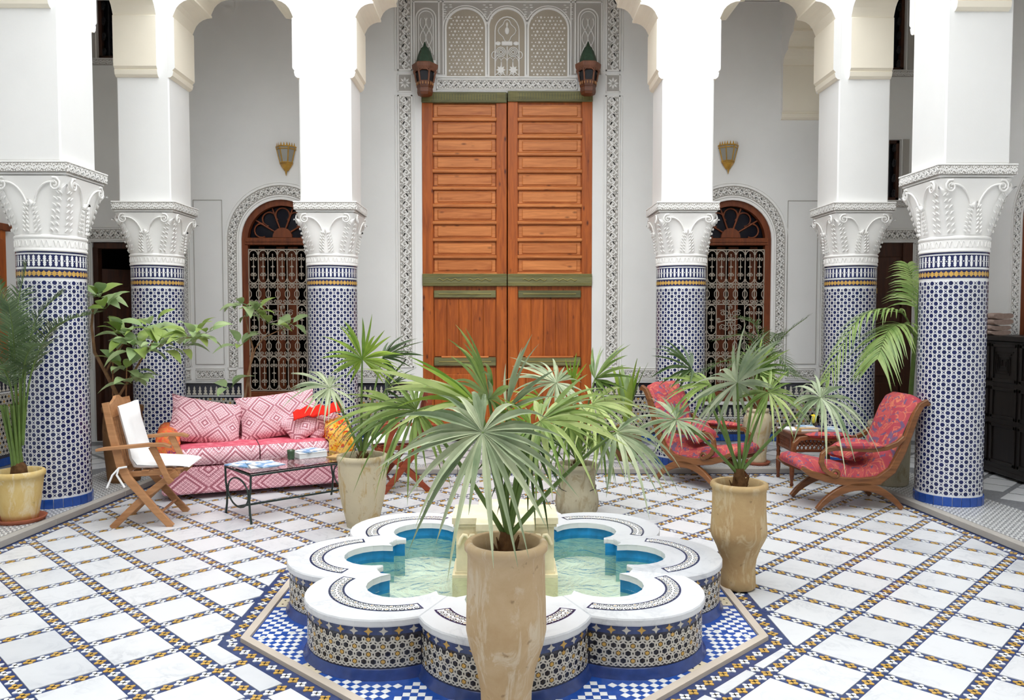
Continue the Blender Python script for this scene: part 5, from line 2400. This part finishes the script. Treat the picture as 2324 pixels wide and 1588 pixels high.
KIL_V = kilim('pink_kilim_upright', .36, .30, (246, 206, 214), (226, 150, 166), (138, 26, 60), 'xz', .1, .15)
KIL_C = kilim('pink_kilim_cushion', .26, .26, (250, 220, 226), (228, 156, 170), (140, 26, 60), 'xz', .2, .3)
KIL_P = kilim('pink_kilim_pillow', .24, .24, (250, 222, 228), (230, 160, 174), (138, 28, 60), 'xy', .1, .2)
KIL_T = Mat('rose_seat_top', .9, .1)
_n = KIL_T.noise(KIL_T.co(scale=(1, 1, 1)), 14, 4)
KIL_T.color(KIL_T.mix(_n.ramp(.45, .7), lin(206, 92, 112), lin(226, 140, 152)))
KIL_T = KIL_T.m


def shawl(name, cols, sc=7):
    t = Mat(name, .85, .1)
    v = t.co()
    n1, n2 = t.noise(v, sc, 4, .6, 1.5), t.noise(v, sc * 2.3, 3, .6, 2.5)
    c = t.mix(n1.ramp(.42, .52), lin(*cols[0]), lin(*cols[1]))
    c = t.mix(n2.ramp(.52, .58), c, lin(*cols[2]))
    c = t.mix((n1 * n2).ramp(.30, .36), c, lin(*cols[3]))
    t.color(c)
    return t.m


SHAWL_Y = shawl('yellow_printed_shawl', ((226, 160, 40), (236, 188, 96), (206, 60, 30), (150, 70, 110)))
SHAWL_O = shawl('orange_printed_throw', ((214, 84, 60), (226, 120, 74), (196, 140, 60), (150, 60, 110)))
SHAWL_R = plain('red_shawl', (222, 44, 34), .85, .1, 0, .2, 20)
RED_FAB = Mat('red_leaf_print_upholstery', .75, .2)
_v = RED_FAB.co()
_a, _b2, _c = RED_FAB.noise(_v, 5.0, 3, .5, 2.6), RED_FAB.noise(_v, 7, 2, .5, 3.0), RED_FAB.noise(_v, 5, 2, .5, 2.2)
_k = RED_FAB.mix(_c.ramp(.4, .65), lin(164, 66, 78), lin(184, 84, 82))
_k = RED_FAB.mix((_a - .5).abs().ramp(.0, .03).inv().mx(0.0) * .8, _k, lin(212, 132, 96))
_k = RED_FAB.mix(_b2.ramp(.57, .60) * .85, _k, lin(92, 84, 116))
RED_FAB.color(_k)
RED_FAB = RED_FAB.m
WCLOTH = plain('white_cotton', (240, 240, 240), .9, .1, 0, .03, 8)
GLASS = Mat('clear_table_glass', .02, .5)
GLASS.b.inputs['Transmission Weight'].default_value = 1.0
GLASS.b.inputs['IOR'].default_value = 1.2
GLASS.color((.90, .96, .94, 1))
GLASS = GLASS.m


# ------------------------------------------------------------------ sofa
A_S = math.radians(21.8)
so_c = Vector((-2.13, 6.80, 0))         # middle of the front edge
so = thing('sofa', 'low pink kilim patterned sofa with rolled arms between two mosaic columns', 'sofa', so_c, A_S)
SL, SD = 1.52, .74
MS = Matrix.Translation(so_c) @ Matrix.Rotation(A_S, 4, 'Z')
b = MB()
b.box((0, SD / 2, .165), (SL, SD, .23), KIL_V, .02)
b.build('skirted_base', so)
for x in (-SL / 2 + .08, SL / 2 - .08):
    for y in (.07, SD - .07):
        b = MB()
        b.lathe([(.02, 0), (.026, .02), (.03, .055)], W_MAHO, 10, (x, y, 0))
        b.build('foot', so)


def seat_cushion(cx, w):
    b = MB()
    prof = [(SD - .10, .285), (.04, .285), (.0, .295), (-.02, .33), (-.02, .385), (.0, .415), (.05, .43), (.25, .435), (SD - .1, .43)]
    rows = []
    for i in range(9):
        f = i / 8 * 2 - 1
        e = 1 - abs(f) ** 6 * .12
        rows.append([(cx + f * w / 2, y if y > .2 else y + (1 - e) * .1, .36 + (z - .36) * e) for y, z in prof])
    b.grid([r[:7] for r in rows], KIL_C, flip=False)
    b.grid([r[6:] for r in rows], KIL_T, flip=False)
    b.add(rows[0], [tuple(range(len(prof)))], KIL_C)
    b.add(rows[-1], [tuple(range(len(prof) - 1, -1, -1))], KIL_C)
    b.build('seat_cushion', so)


seat_cushion(-.30, .63)
seat_cushion(.335, .62)
for s in (-1, 1):
    b = MB()
    b.box((s * (SL / 2 - .06), SD / 2 + .03, .34), (.11, SD - .05, .36), KIL_V, .02)
    rows = []
    for i in range(13):
        a = 2 * PI * i / 12
        rows.append([(s * (SL / 2 - .05) + .085 * math.cos(a), y, .50 + .07 * math.sin(a)) for y in (.03, SD)])
    b.grid(rows, KIL_V, flip=True)
    for j in (0, 1):
        b.add([r[j] for r in rows[:-1]], [tuple(range(12))[::1 if j else -1]], KIL_V)
    b.build('arm', so)
b = MB()
b.box((0, SD - .08, .40), (SL - .1, .15, .46), KIL_V, .05)
b.build('backrest', so)


def pillow(name, label, pos, w, d, h, tilt, yaw, roll, mat, seed, pinch=.10, cat='pillow'):
    M = MS @ Matrix.Translation(pos) @ Matrix.Rotation(yaw, 4, 'Z') @ Matrix.Rotation(tilt, 4, 'X') @ Matrix.Rotation(roll, 4, 'Z')
    b = MB()
    b.pillow(w, d, h, mat, None, 14, pinch, .03, seed)
    o = tag(b.build(name), label, cat, 'pink kilim pillows on the sofa')
    o.matrix_basis = M
    return o


pillow('sofa_pillow', 'large pink kilim pillow leaning at the left end of the sofa', (-.40, .42, .60), .64, .44, .22, math.radians(64), .18, -.24, KIL_P, 1)
pillow('sofa_pillow', 'large pink kilim pillow leaning at the middle of the sofa back', (.22, .46, .63), .72, .44, .18, math.radians(68), -.05, .12, KIL_P, 2)
pillow('sofa_pillow', 'small pink kilim pillow tilted under the red scarf', (.44, .30, .565), .40, .28, .12, math.radians(58), -.22, .62, KIL_P, 3)
pillow('sofa_pillow', 'small pink kilim pillow wedged against the right sofa arm', (.60, .31, .545), .34, .26, .12, math.radians(55), -.32, .52, KIL_P, 4)


def drape(name, label, rows, mat, cat, seed, amp=.012):
    b = MB()
    rr = []
    for i, r in enumerate(rows):
        rr.append([tuple(MS @ (Vector(p) + Vector((0, 0, amp * noise.noise(Vector((p[0] * 14 + seed, p[1] * 14, p[2] * 9)))))) + Vector((amp * .8 * noise.noise(Vector((p[1] * 18, p[2] * 16 + seed, p[0] * 5))), 0, 0))) for p in r])
    b.grid(rr, mat)
    o = tag(b.build(name), label, cat)
    sm = o.modifiers.new('thickness', 'SOLIDIFY')
    sm.thickness = .006
    sm.offset = 1
    return o


def over_arm(s, y0, y1, zlo_in, zlo_out, n=18, m=14, r=.092):
    rows = []
    for j in range(m + 1):
        y = y0 + (y1 - y0) * j / m
        row = []
        for i in range(n + 1):
            f = i / n
            if f < .28:
                k = f / .28
                z = zlo_in + (.50 - zlo_in) * k
                row.append((s * (SL / 2 - .05 - r - .006 * math.sin(y * 60)), y, z))
            elif f < .72:
                a = PI - PI * (f - .28) / .44
                row.append((s * (SL / 2 - .05 - (-r) * math.cos(a) * 1.0), y, .50 + r * math.sin(a) * .95))
            else:
                k = (f - .72) / .28
                row.append((s * (SL / 2 - .05 + r + .015 * math.sin(y * 50) * k), y, .50 + (zlo_out + .03 * math.sin(y * 37) - .50) * k))
        rows.append(row)
    if True:
        for k in range(1, 6):
            rows.insert(0, [(x, y0 - .035, min(z, .60 - .07 * k)) for x, y, z in rows[k - 1]])
    return rows


drape('shawl', 'yellow and red printed shawl draped over the right sofa arm', over_arm(1, .0, .66, .44, .16, r=.108), SHAWL_Y, 'shawl', 3, .045)
drape('throw', 'orange printed throw draped over the left sofa arm', over_arm(-1, .02, .66, .47, .22), SHAWL_O, 'throw', 8, .02)
rows = []
for j in range(7):
    rows.append([(.32 + .44 * i / 12 + .0 * j, .155 + .012 * j + .03 * i / 12 + .05 * math.sin(i * .5), .600 + .075 * i / 12 + .014 * j + .012 * math.sin(i * 2.1 + j)) for i in range(13)])
drape('scarf', 'bright red scarf lying across the small pillows at the right of the sofa', rows, SHAWL_R, 'scarf', 5, .02)


# ------------------------------------------------------------------ folding armchairs
def folding_chair(loc, rz, wd, label, ties):
    t = thing('folding_chair', label, 'chair', loc, rz)
    W = .225
    for s in (-1, 1):
        y = s * W
        st = [(.205, y, .0), (.10, y, .12), (-.01, y, .26), (-.09, y, .36), (-.14, y, .46), (-.19, y, .68), (-.235, y, .92)]
        b = MB()
        b.sweep(st, .024, [.05, .05, .055, .06, .058, .052, .045], (0, 1, 0), wd, bev=.2)
        b.build('stile', t)
        y2 = s * (W - .027)
        b = MB()
        b.sweep([(-.215, y2, .0), (-.10, y2, .115), (.03, y2, .24), (.14, y2, .325), (.245, y2, .39)], .022, .048, (0, 1, 0), wd, bev=.2)
        b.build('leg', t)
        y3 = s * (W + .027)
        b = MB()
        b.sweep([(-.29, y3, .582), (-.24, y3, .59), (-.1, y3, .600), (.06, y3, .612), (.17, y3, .610), (.215, y3, .595)], .055, [.018, .024, .026, .026, .026, .018], (0, 1, 0), wd, bev=.25)
        b.build('armrest', t)
        b = MB()
        b.sweep([(.085, y3, .60), (.13, y3, .50), (.19, y3, .36), (.215, y3, .33)], .022, [.05, .042, .042, .05], (0, 1, 0), wd, bev=.2)
        b.build('arm_support', t)
        b = MB()
        b.sweep([(-.15, s * (W - .05), .385), (.26, s * (W - .05), .40)], .022, .04, (0, 1, 0), wd, bev=.2)
        b.build('seat_rail', t)
    for x, z in ((-.12, .385), (.02, .392), (.10, .396), (.18, .40), (.255, .402)):
        b = MB()
        b.box((x, 0, z + .02), (.055, 2 * W - .06, .014), wd, .003)
        b.build('seat_slat', t)
    b = MB()
    rows = []
    for sgn, off in ((-1, 0), (1, 0)):
        pass
    pts = []
    n = 14
    top = [(2 * W - .02) * (i / n - .5) for i in range(n + 1)]
    poly = [(x, .80) for x in (top[0], top[-1])] + [(x, .915 + .022 * math.cos(PI * x / W) + (.012 if abs(x) < .05 else 0)) for x in top[::-1]]
    M = Matrix.Translation((-.21, 0, 0)) @ Matrix.Rotation(-.2, 4, 'Y') @ Matrix(((0, 0, 1, 0), (1, 0, 0, 0), (0, 1, 0, 0), (0, 0, 0, 1)))
    poly = [(x, z - .15) for x, z in poly] if False else poly
    shape(b, [[(x, z - .80 + .72) for x, z in poly]], -.012, .012, wd, None, Matrix.Translation((-.062, 0, .10)) @ Matrix.Rotation(-.2, 4, 'Y') @ Matrix(((0, 0, 1, 0), (1, 0, 0, 0), (0, 1, 0, 0), (0, 0, 0, 1))), True)
    b.build('top_rail', t)
    for k in range(7):
        yy = -.15 + .05 * k
        b = MB()
        b.sweep([(-.125, yy, .44), (-.165, yy, .62), (-.205, yy, .82)], .022, .012, (0, 1, 0), wd)
        b.build('back_slat', t)
    b = MB()
    b.tube([(.195, -W, .02), (.195, W, .02)] if False else [(.12, -W, .10), (.12, W, .10)], .011, wd, 8)
    b.build('stretcher', t)
    # white cushion: back pad and seat pad in one piece
    b = MB()
    prof_t = [(-.150, .895), (-.125, .90), (-.10, .78), (-.06, .62), (-.035, .52), (.0, .485), (.10, .475), (.22, .470), (.315, .455), (.325, .43)]
    prof_b = [(-.170, .885), (-.180, .86), (-.155, .76), (-.125, .62), (-.10, .50), (-.075, .43), (.02, .425), (.20, .425), (.31, .425), (.325, .43)]
    wq = .20
    for pr, fl in ((prof_t, False), (prof_b, True)):
        rows = []
        for i in range(11):
            f = i / 10 * 2 - 1
            e = (1 - abs(f) ** 9)
            row = []
            for (x, z), (xt, zt), (xb, zb) in zip(pr, prof_t, prof_b):
                mx_, mz_ = (xt + xb) / 2, (zt + zb) / 2
                dx = .008 * noise.noise(Vector((x * 9, f * 2, z * 9)))
                row.append((mx_ + (x - mx_) * e + dx, f * wq, mz_ + (z - mz_) * e + dx))
            rows.append(row)
        b.grid(rows, WCLOTH, flip=fl)
    b.build('cushion', t)['label'] = 'white cotton seat and back cushion'
    if ties:
        for s in (-1, 1):
            for q in (0, 1):
                b = MB()
                y = s * (W + .02)
                b.tube([(-.09, y, .455), (-.14, y + s * .02, .45), (-.155 - .03 * q, y + s * .02, .40), (-.10 - .12 * q, y + s * .03, .31 - .0 * q)], .008, WCLOTH, 5)
                b.build('tie', t)
    return t


folding_chair((-2.68, 5.975, 0), math.radians(8), W_TEAK, 'teak folding armchair with a white cushion, left before the pink sofa', True)
folding_chair((-.93, 7.08, 0), math.radians(196), W_RED, 'red-brown folding armchair with a white cushion, behind the left palm', False)

# ------------------------------------------------------------------ glass coffee table and what lies on it
TB = Vector((-1.69, 6.315, 0))
TA = math.radians(41)
tb = thing('coffee_table', 'low glass coffee table on a dark green wrought iron frame, before the pink sofa', 'table', TB, TA)
MT = Matrix.Translation(TB) @ Matrix.Rotation(TA, 4, 'Z')
L2, W2, TZ = .46, .24, .375
b = MB()
b.box((0, 0, TZ + .005), (2 * L2 + .02, 2 * W2 + .02, .01), GLASS, .002)
b.build('glass_top', tb)
for x0, y0, x1, y1 in ((-L2, -W2, L2, -W2), (-L2, W2, L2, W2), (-L2, -W2, -L2, W2), (L2, -W2, L2, W2)):
    b = MB()
    b.tube([(x0, y0, TZ - .009), (x1, y1, TZ - .009)], .009, IRON, 8)
    b.build('frame_rail', tb)
for x in (-L2, L2):
    for y in (-W2, W2):
        sy = 1 if y > 0 else -1
        b = MB()
        b.tube([(x, y, TZ - .012), (x, y * .97, .25), (x, y * .86, .17), (x, y * .90, .08), (x, y * 1.0, .0)], [.008, .008, .008, .008, .009], IRON, 8)
        b.build('leg', tb)
    b = MB()
    b.tube([(x, -W2 * .86, .17), (x, -W2 * .6, .31), (x, -W2 * .1, .31), (x, -W2 * .35 * 0, .10)] if False else [(x, W2 * .80 * math.sin(2 * PI * i / 24), .20 + .11 * math.cos(2 * PI * i / 24)) for i in range(25)], .007, IRON, 6)
    b.build('ring', tb)
b = MB()
b.tube([(-L2, 0, .092), (L2, 0, .092)], .008, IRON, 8)
b.build('stretcher', tb)
TOPZ = TZ + .0105
PAPER = plain('white_paper', (236, 236, 238), .6, .3)
BLUEP = Mat('blue_photo_print', .4, .4)
_n = BLUEP.noise(BLUEP.co(), 12, 4)
BLUEP.color(BLUEP.mix(_n.ramp(.45, .55), lin(120, 170, 214), lin(232, 236, 240)))
BLUEP = BLUEP.m
CARD = plain('tan_card', (202, 164, 110), .7, .2)


def book(name, label, M0, x, y, z, w, d, h, rz, cover, cat='magazine', group=None):
    M = M0 @ Matrix.Translation((x, y, z)) @ Matrix.Rotation(rz, 4, 'Z')
    q = M.to_translation()
    e = M.to_euler().z
    t = thing(name, label, cat, q, e, group)
    b = MB()
    b.box((0, 0, h / 2), (w - .006, d - .006, max(.001, h - .003)), PAPER)
    b.build('pages', t)
    b = MB()
    b.box((0, 0, h - .001), (w, d, .002), cover)
    b.box((0, 0, .001), (w, d, .002), cover)
    b.box((-w / 2 + .001, 0, h / 2), (.002, d, h), cover)
    b.build('cover', t)
    return t


book('magazine', 'pale blue magazine at the left corner of the glass table', MT, -.345, .09, TOPZ, .21, .27, .008, .4, BLUEP)
book('magazine', 'white open magazine lying half under the other magazines on the glass table', MT, -.28, -.03, TOPZ + .0085, .21, .28, .007, -.25, PAPER)
book('magazine', 'small blue and white magazine on top of the left pile on the glass table', MT, -.27, -.08, TOPZ + .016, .19, .25, .007, .12, BLUEP)
book('book', 'thick white book at the far end of the glass table', MT, .20, .13, TOPZ, .24, .20, .042, -.1, PAPER, 'book')
book('magazine', 'magazine lying on the thick white book', MT, .21, .13, TOPZ + .0425, .20, .17, .008, .3, BLUEP)
book('brochure', 'tan brochure beside the thick white book on the glass table', MT, .37, -.115, TOPZ, .16, .20, .012, .5, CARD, 'brochure')
cpos = at_depth(655, 1057, 6.32)
cup = thing('cup', 'small green glazed cup on the glass table', 'cup', MT @ Vector((.02, .09, TOPZ)))
b = MB()
b.lathe([(0, 0), (.026, 0), (.028, .01), (.031, .06), (.032, .075), (.029, .075), (.027, .02), (0, .015)], G_GREEN, 20)
b.build('body', cup)


# ------------------------------------------------------------------ red armchairs
def armchair(loc, rz, label):
    t = thing('armchair', label, 'armchair', loc, rz)
    W = .245
    # upholstery: seat running up into the back
    prof = [(.47, .335), (.50, .365), (.485, .405), (.43, .42), (.30, .39), (.14, .355), (.0, .335), (-.10, .34), (-.19, .40), (-.255, .52), (-.31, .66), (-.365, .80), (-.42, .885), (-.475, .91), (-.525, .885), (-.53, .85)]
    under = [(.46, .33), (.44, .315), (.40, .312), (.36, .312), (.26, .29), (.12, .265), (.0, .25), (-.14, .26), (-.245, .34), (-.315, .50), (-.37, .64), (-.42, .76), (-.455, .82), (-.48, .845), (-.51, .85), (-.525, .845)]
    b = MB()
    n = 12
    for pr, fl in ((prof, False), (under, True)):
        rows = []
        for i in range(n + 1):
            f = i / n * 2 - 1
            e = 1 - abs(f) ** 7
            row = []
            for (x, z), (xu, zu), (xt, zt) in zip(pr, under, prof):
                mx_, mz_ = xu, zu
                row.append((mx_ + (x - mx_) * e, f * (W - .02), mz_ + (z - mz_) * e))
            rows.append(row)
        b.grid(rows, RED_FAB, flip=fl)
    b.build('upholstery', t)
    for s in (-1, 1):
        y = s * W
        b = MB()
        fr = [(.47, y, .345), (.40, y, .30), (.28, y, .262), (.12, y, .235), (.0, y, .225), (-.15, y, .24), (-.26, y, .32), (-.34, y, .47), (-.40, y, .63), (-.45, y, .77), (-.49, y, .835), (-.535, y, .86), (-.55, y, .835)]
        b.sweep(fr, .036, [.03, .05, .06, .065, .07, .07, .065, .06, .055, .05, .048, .045, .03], (0, 1, 0), W_WALN, bev=.25)
        b.build('side_rail', t)
        b = MB()
        lg = []
        for i in range(15):
            u = i / 14
            x = .345 - .69 * u
            lg.append((x, y, .185 * math.sin(PI * u) ** .8 + .012))
        b.sweep(lg, .036, [.035 + .035 * math.sin(PI * i / 14) for i in range(15)], (0, 1, 0), W_WALN, bev=.25)
        b.box((0, y, .205), (.22, .03, .05), W_WALN, .01)
        b.build('leg', t)
        b = MB()
        ya = s * (W + .02)
        sc = [(.205, ya, .285), (.255, ya, .30), (.30, ya, .335), (.325, ya, .39), (.315, ya, .455), (.27, ya, .495), (.20, ya, .505), (.08, ya, .495), (-.08, ya, .485), (-.20, ya, .50), (-.29, ya, .535), (-.345, ya, .585)]
        b.sweep(sc, .034, [.025, .032, .036, .038, .038, .038, .036, .034, .034, .036, .038, .03], (0, 1, 0), W_WALN, bev=.25)
        for k in range(1):
            b.tube([(.21 + .03 * math.cos(2 * PI * i / 12), ya, .30 + .026 * math.sin(2 * PI * i / 12)) for i in range(13)], .014, W_WALN, 6)
        b.build('arm', t)
        b = MB()
        b.pillow(.40, .085, .055, RED_FAB, Matrix.Translation((.02, ya, .525)) @ Matrix.Rotation(-.02, 4, 'Y'), 10, .05)
        b.build('arm_pad', t)
    b = MB()
    b.tube([(.30, -W, .06), (.30, W, .06)] if False else [(0, -W, .20), (0, W, .20)], .016, W_WALN, 8)
    b.build('stretcher', t)
    return t


def red_pillow(loc, rz, pos, tilt, roll, label):
    M = Matrix.Translation(loc) @ Matrix.Rotation(rz, 4, 'Z') @ Matrix.Translation(pos) @ Matrix.Rotation(tilt, 4, 'Y') @ Matrix.Rotation(roll, 4, 'Z')
    b = MB()
    b.pillow(.27, .36, .13, RED_FAB, None, 12, .08, .02, 3)
    o = tag(b.build('seat_pillow'), label, 'pillow')
    o.matrix_basis = M


AC1, AR1 = (2.80, 6.46, 0), math.radians(183)
armchair(AC1, AR1, 'red leaf-print armchair with walnut scroll arms facing left, by the right column')
red_pillow(AC1, AR1, (-.03, 0, .455), math.radians(24), .1, 'red leaf-print pillow on the armchair facing left')
AC2, AR2 = (1.84, 7.30, 0), math.radians(-52)
armchair(AC2, AR2, 'red leaf-print armchair turned to the right, before the column behind the right palm')
red_pillow(AC2, AR2, (-.06, 0, .475), math.radians(38), .1, 'red leaf-print pillow on the armchair turned to the right')

# ------------------------------------------------------------------ side table with a pierced apron
ST, SR = Vector((2.84, 7.30, 0)), math.radians(-2)
st = thing('side_table', 'square mahogany side table with a lattice apron, between the two red armchairs', 'table', ST, SR)
MST = Matrix.Translation(ST) @ Matrix.Rotation(SR, 4, 'Z')
hw, hd = .235, .20
b = MB()
b.box((0, 0, .475), (2 * hw + .05, 2 * hd + .05, .022), W_MAHO, .006)
b.build('table_top', st)
for sx in (-1, 1):
    for sy in (-1, 1):
        b = MB()
        b.box((sx * hw, sy * hd, .385), (.036, .036, .16), W_MAHO, .003)
        b.lathe([(.012, 0), (.018, .015), (.012, .035), (.014, .05), (.020, .10), (.022, .17), (.016, .24), (.021, .26), (.014, .275), (.018, .30), (.018, .31)], W_MAHO, 14, (sx * hw, sy * hd, 0))
        b.build('leg', st)
for k, (dx, dy, L) in enumerate(((0, -hd, 2 * hw), (0, hd, 2 * hw), (-hw, 0, 2 * hd), (hw, 0, 2 * hd))):
    M = Matrix.Translation((dx, dy, 0)) @ Matrix.Rotation(0 if k < 2 else PI / 2, 4, 'Z')
    b = MB()
    b.box((0, 0, .445), (L - .03, .022, .036), W_MAHO, .003, M)
    b.box((0, 0, .325), (L - .03, .022, .022), W_MAHO, .003, M)
    n = 11
    for i in range(n):
        for s in (-1, 1):
            x = -L / 2 + .03 + (L - .06) * (i + .5) / n
            b.box((0, 0, 0), (.009, .009, .115), W_MAHO, 0, M @ Matrix.Translation((x, .001 * s, .382)) @ Matrix.Rotation(s * .55, 4, 'Y'))
    b.build('lattice_apron', st)
TT = .4865
book('magazine', 'fanned pale magazine at the left of the side table', MST, -.17, .03, TT, .15, .22, .010, .35, PAPER)
book('book', 'tan boxed book on the side table, left of the glass jar', MST, -.055, -.05, TT, .17, .13, .028, .12, CARD, 'book')
book('magazine', 'blue magazine lying on the tan boxed book', MST, -.05, .0, TT + .0285, .15, .12, .010, -.1, BLUEP)
book('magazine', 'white and blue magazine at the right of the side table', MST, .175, .02, TT, .16, .24, .016, -.08, BLUEP)
jp = MST @ Vector((.045, .05, TT))
j = thing('flower_jar', 'clear glass jar holding a yellow flower on the side table', 'jar', jp)
b = MB()
b.lathe([(0, 0), (.042, 0), (.045, .01), (.045, .13), (.042, .13), (.041, .012), (0, .008)], GLASS, 24)
b.build('glass', j)
YEL = plain('yellow_petal', (240, 210, 20), .5, .3, 0, .1, 30)
rr = random.Random(2)
for i in range(9):
    b = MB()
    a = 2 * PI * i / 9
    p0 = Vector((0, 0, .05))
    b.ell((.021 * math.cos(a), .021 * math.sin(a), .080 + .014 * (i % 3)), (.021, .021, .030), YEL, 8, 5)
    b.build('petal', j)
b = MB()
b.tube([(0, 0, .01), (0, 0, .07)], .005, STEM_G, 6)
b.build('stem', j)
bw = thing('bowl', 'small white bowl with a dark rim on the side table', 'bowl', MST @ Vector((.055, -.07, TT)))
b = MB()
b.lathe([(0, 0), (.02, 0), (.03, .01), (.04, .03), (.042, .038)], G_WHITE, 24)
b.lathe([(.042, .038), (.043, .046), (.038, .046), (.025, .014), (0, .01)], G_NAVY, 24)
b.build('body', bw)

# ------------------------------------------------------------------ black chest with folded towels
ch = thing('chest', 'tall black carved wooden chest against the right wall behind the column', 'chest', (4.78, 7.42, GZ))
b = MB()
b.box((.0, 0, .665), (.40, 1.66, 1.19), W_BLACK, .006)
b.build('body', ch)
b = MB()
b.box((-.01, 0, 1.285), (.43, 1.72, .05), W_BLACK, .008)
b.build('top', ch)
b = MB()
b.box((-.005, 0, .055), (.41, 1.68, .05), W_BLACK, .006)
b.build('plinth', ch)
for y in (-.80, .80):
    for x in (-.16, .16):
        b = MB()
        b.box((x, y, .018), (.06, .06, .036), W_BLACK, .004)
        b.build('foot', ch)
for i in range(4):
    y = -.615 + .41 * i
    for z0, z1 in ((.12, .50), (.54, .84), (.88, 1.24)):
        b = MB()
        M = facing((-.2005, y, (z0 + z1) / 2), (0, -1, 0), (0, 0, 1))
        w, h = .37, z1 - z0
        for c, d in (((0, h / 2 - .02, .006), (w, .03, .014)), ((0, -h / 2 + .02, .006), (w, .03, .014)), ((w / 2 - .015, 0, .006), (.03, h, .014)), ((-w / 2 + .015, 0, .006), (.03, h, .014))):
            b.box(c, d, W_BLACK, .003, M)
        if z0 > .8:
            for q in range(4):
                r = .13 - .03 * q
                b.tube([(r * x, r * y2, .006) for x, y2 in ((1, .8), (-1, .8), (-1, -.8), (.6, -.8), (.6, .4))], .006, W_BLACK, 4, M=M)
        b.build('carved_panel', ch)
TOWEL = plain('taupe_towel', (168, 148, 138), .95, .05, 0, .12, 40)
for z, dx, h, lab in ((1.3625, .0, .09, 'folded taupe towel lying on the black chest, under another towel'), (1.459, .02, .11, 'folded taupe towel on top of the other towel on the black chest')):
    b = MB()
    w, d = .19, .40
    for k in range(2):
        rows = []
        for i in range(9):
            f = i / 8 * 2 - 1
            row = []
            for a in range(16):
                t_ = 2 * PI * a / 16
                ca, sa = math.cos(t_), math.sin(t_)
                row.append((w / 2 * math.copysign(abs(ca) ** .5, ca), f * d / 2, h / 4 * math.copysign(abs(sa) ** .7, sa) * (1 - .1 * f ** 4) + h / 4 + k * h / 2 + .004 * math.sin(7 * f + a)))
            rows.append(row)
        b.grid(rows, TOWEL, cu=True)
        b.add(rows[0], [tuple(range(15, -1, -1))], TOWEL)
        b.add(rows[-1], [tuple(range(16))], TOWEL)
    o = tag(b.build('towel', None, (4.68 + dx, 7.64, z)), lab, 'towel', 'folded towels on the black chest')
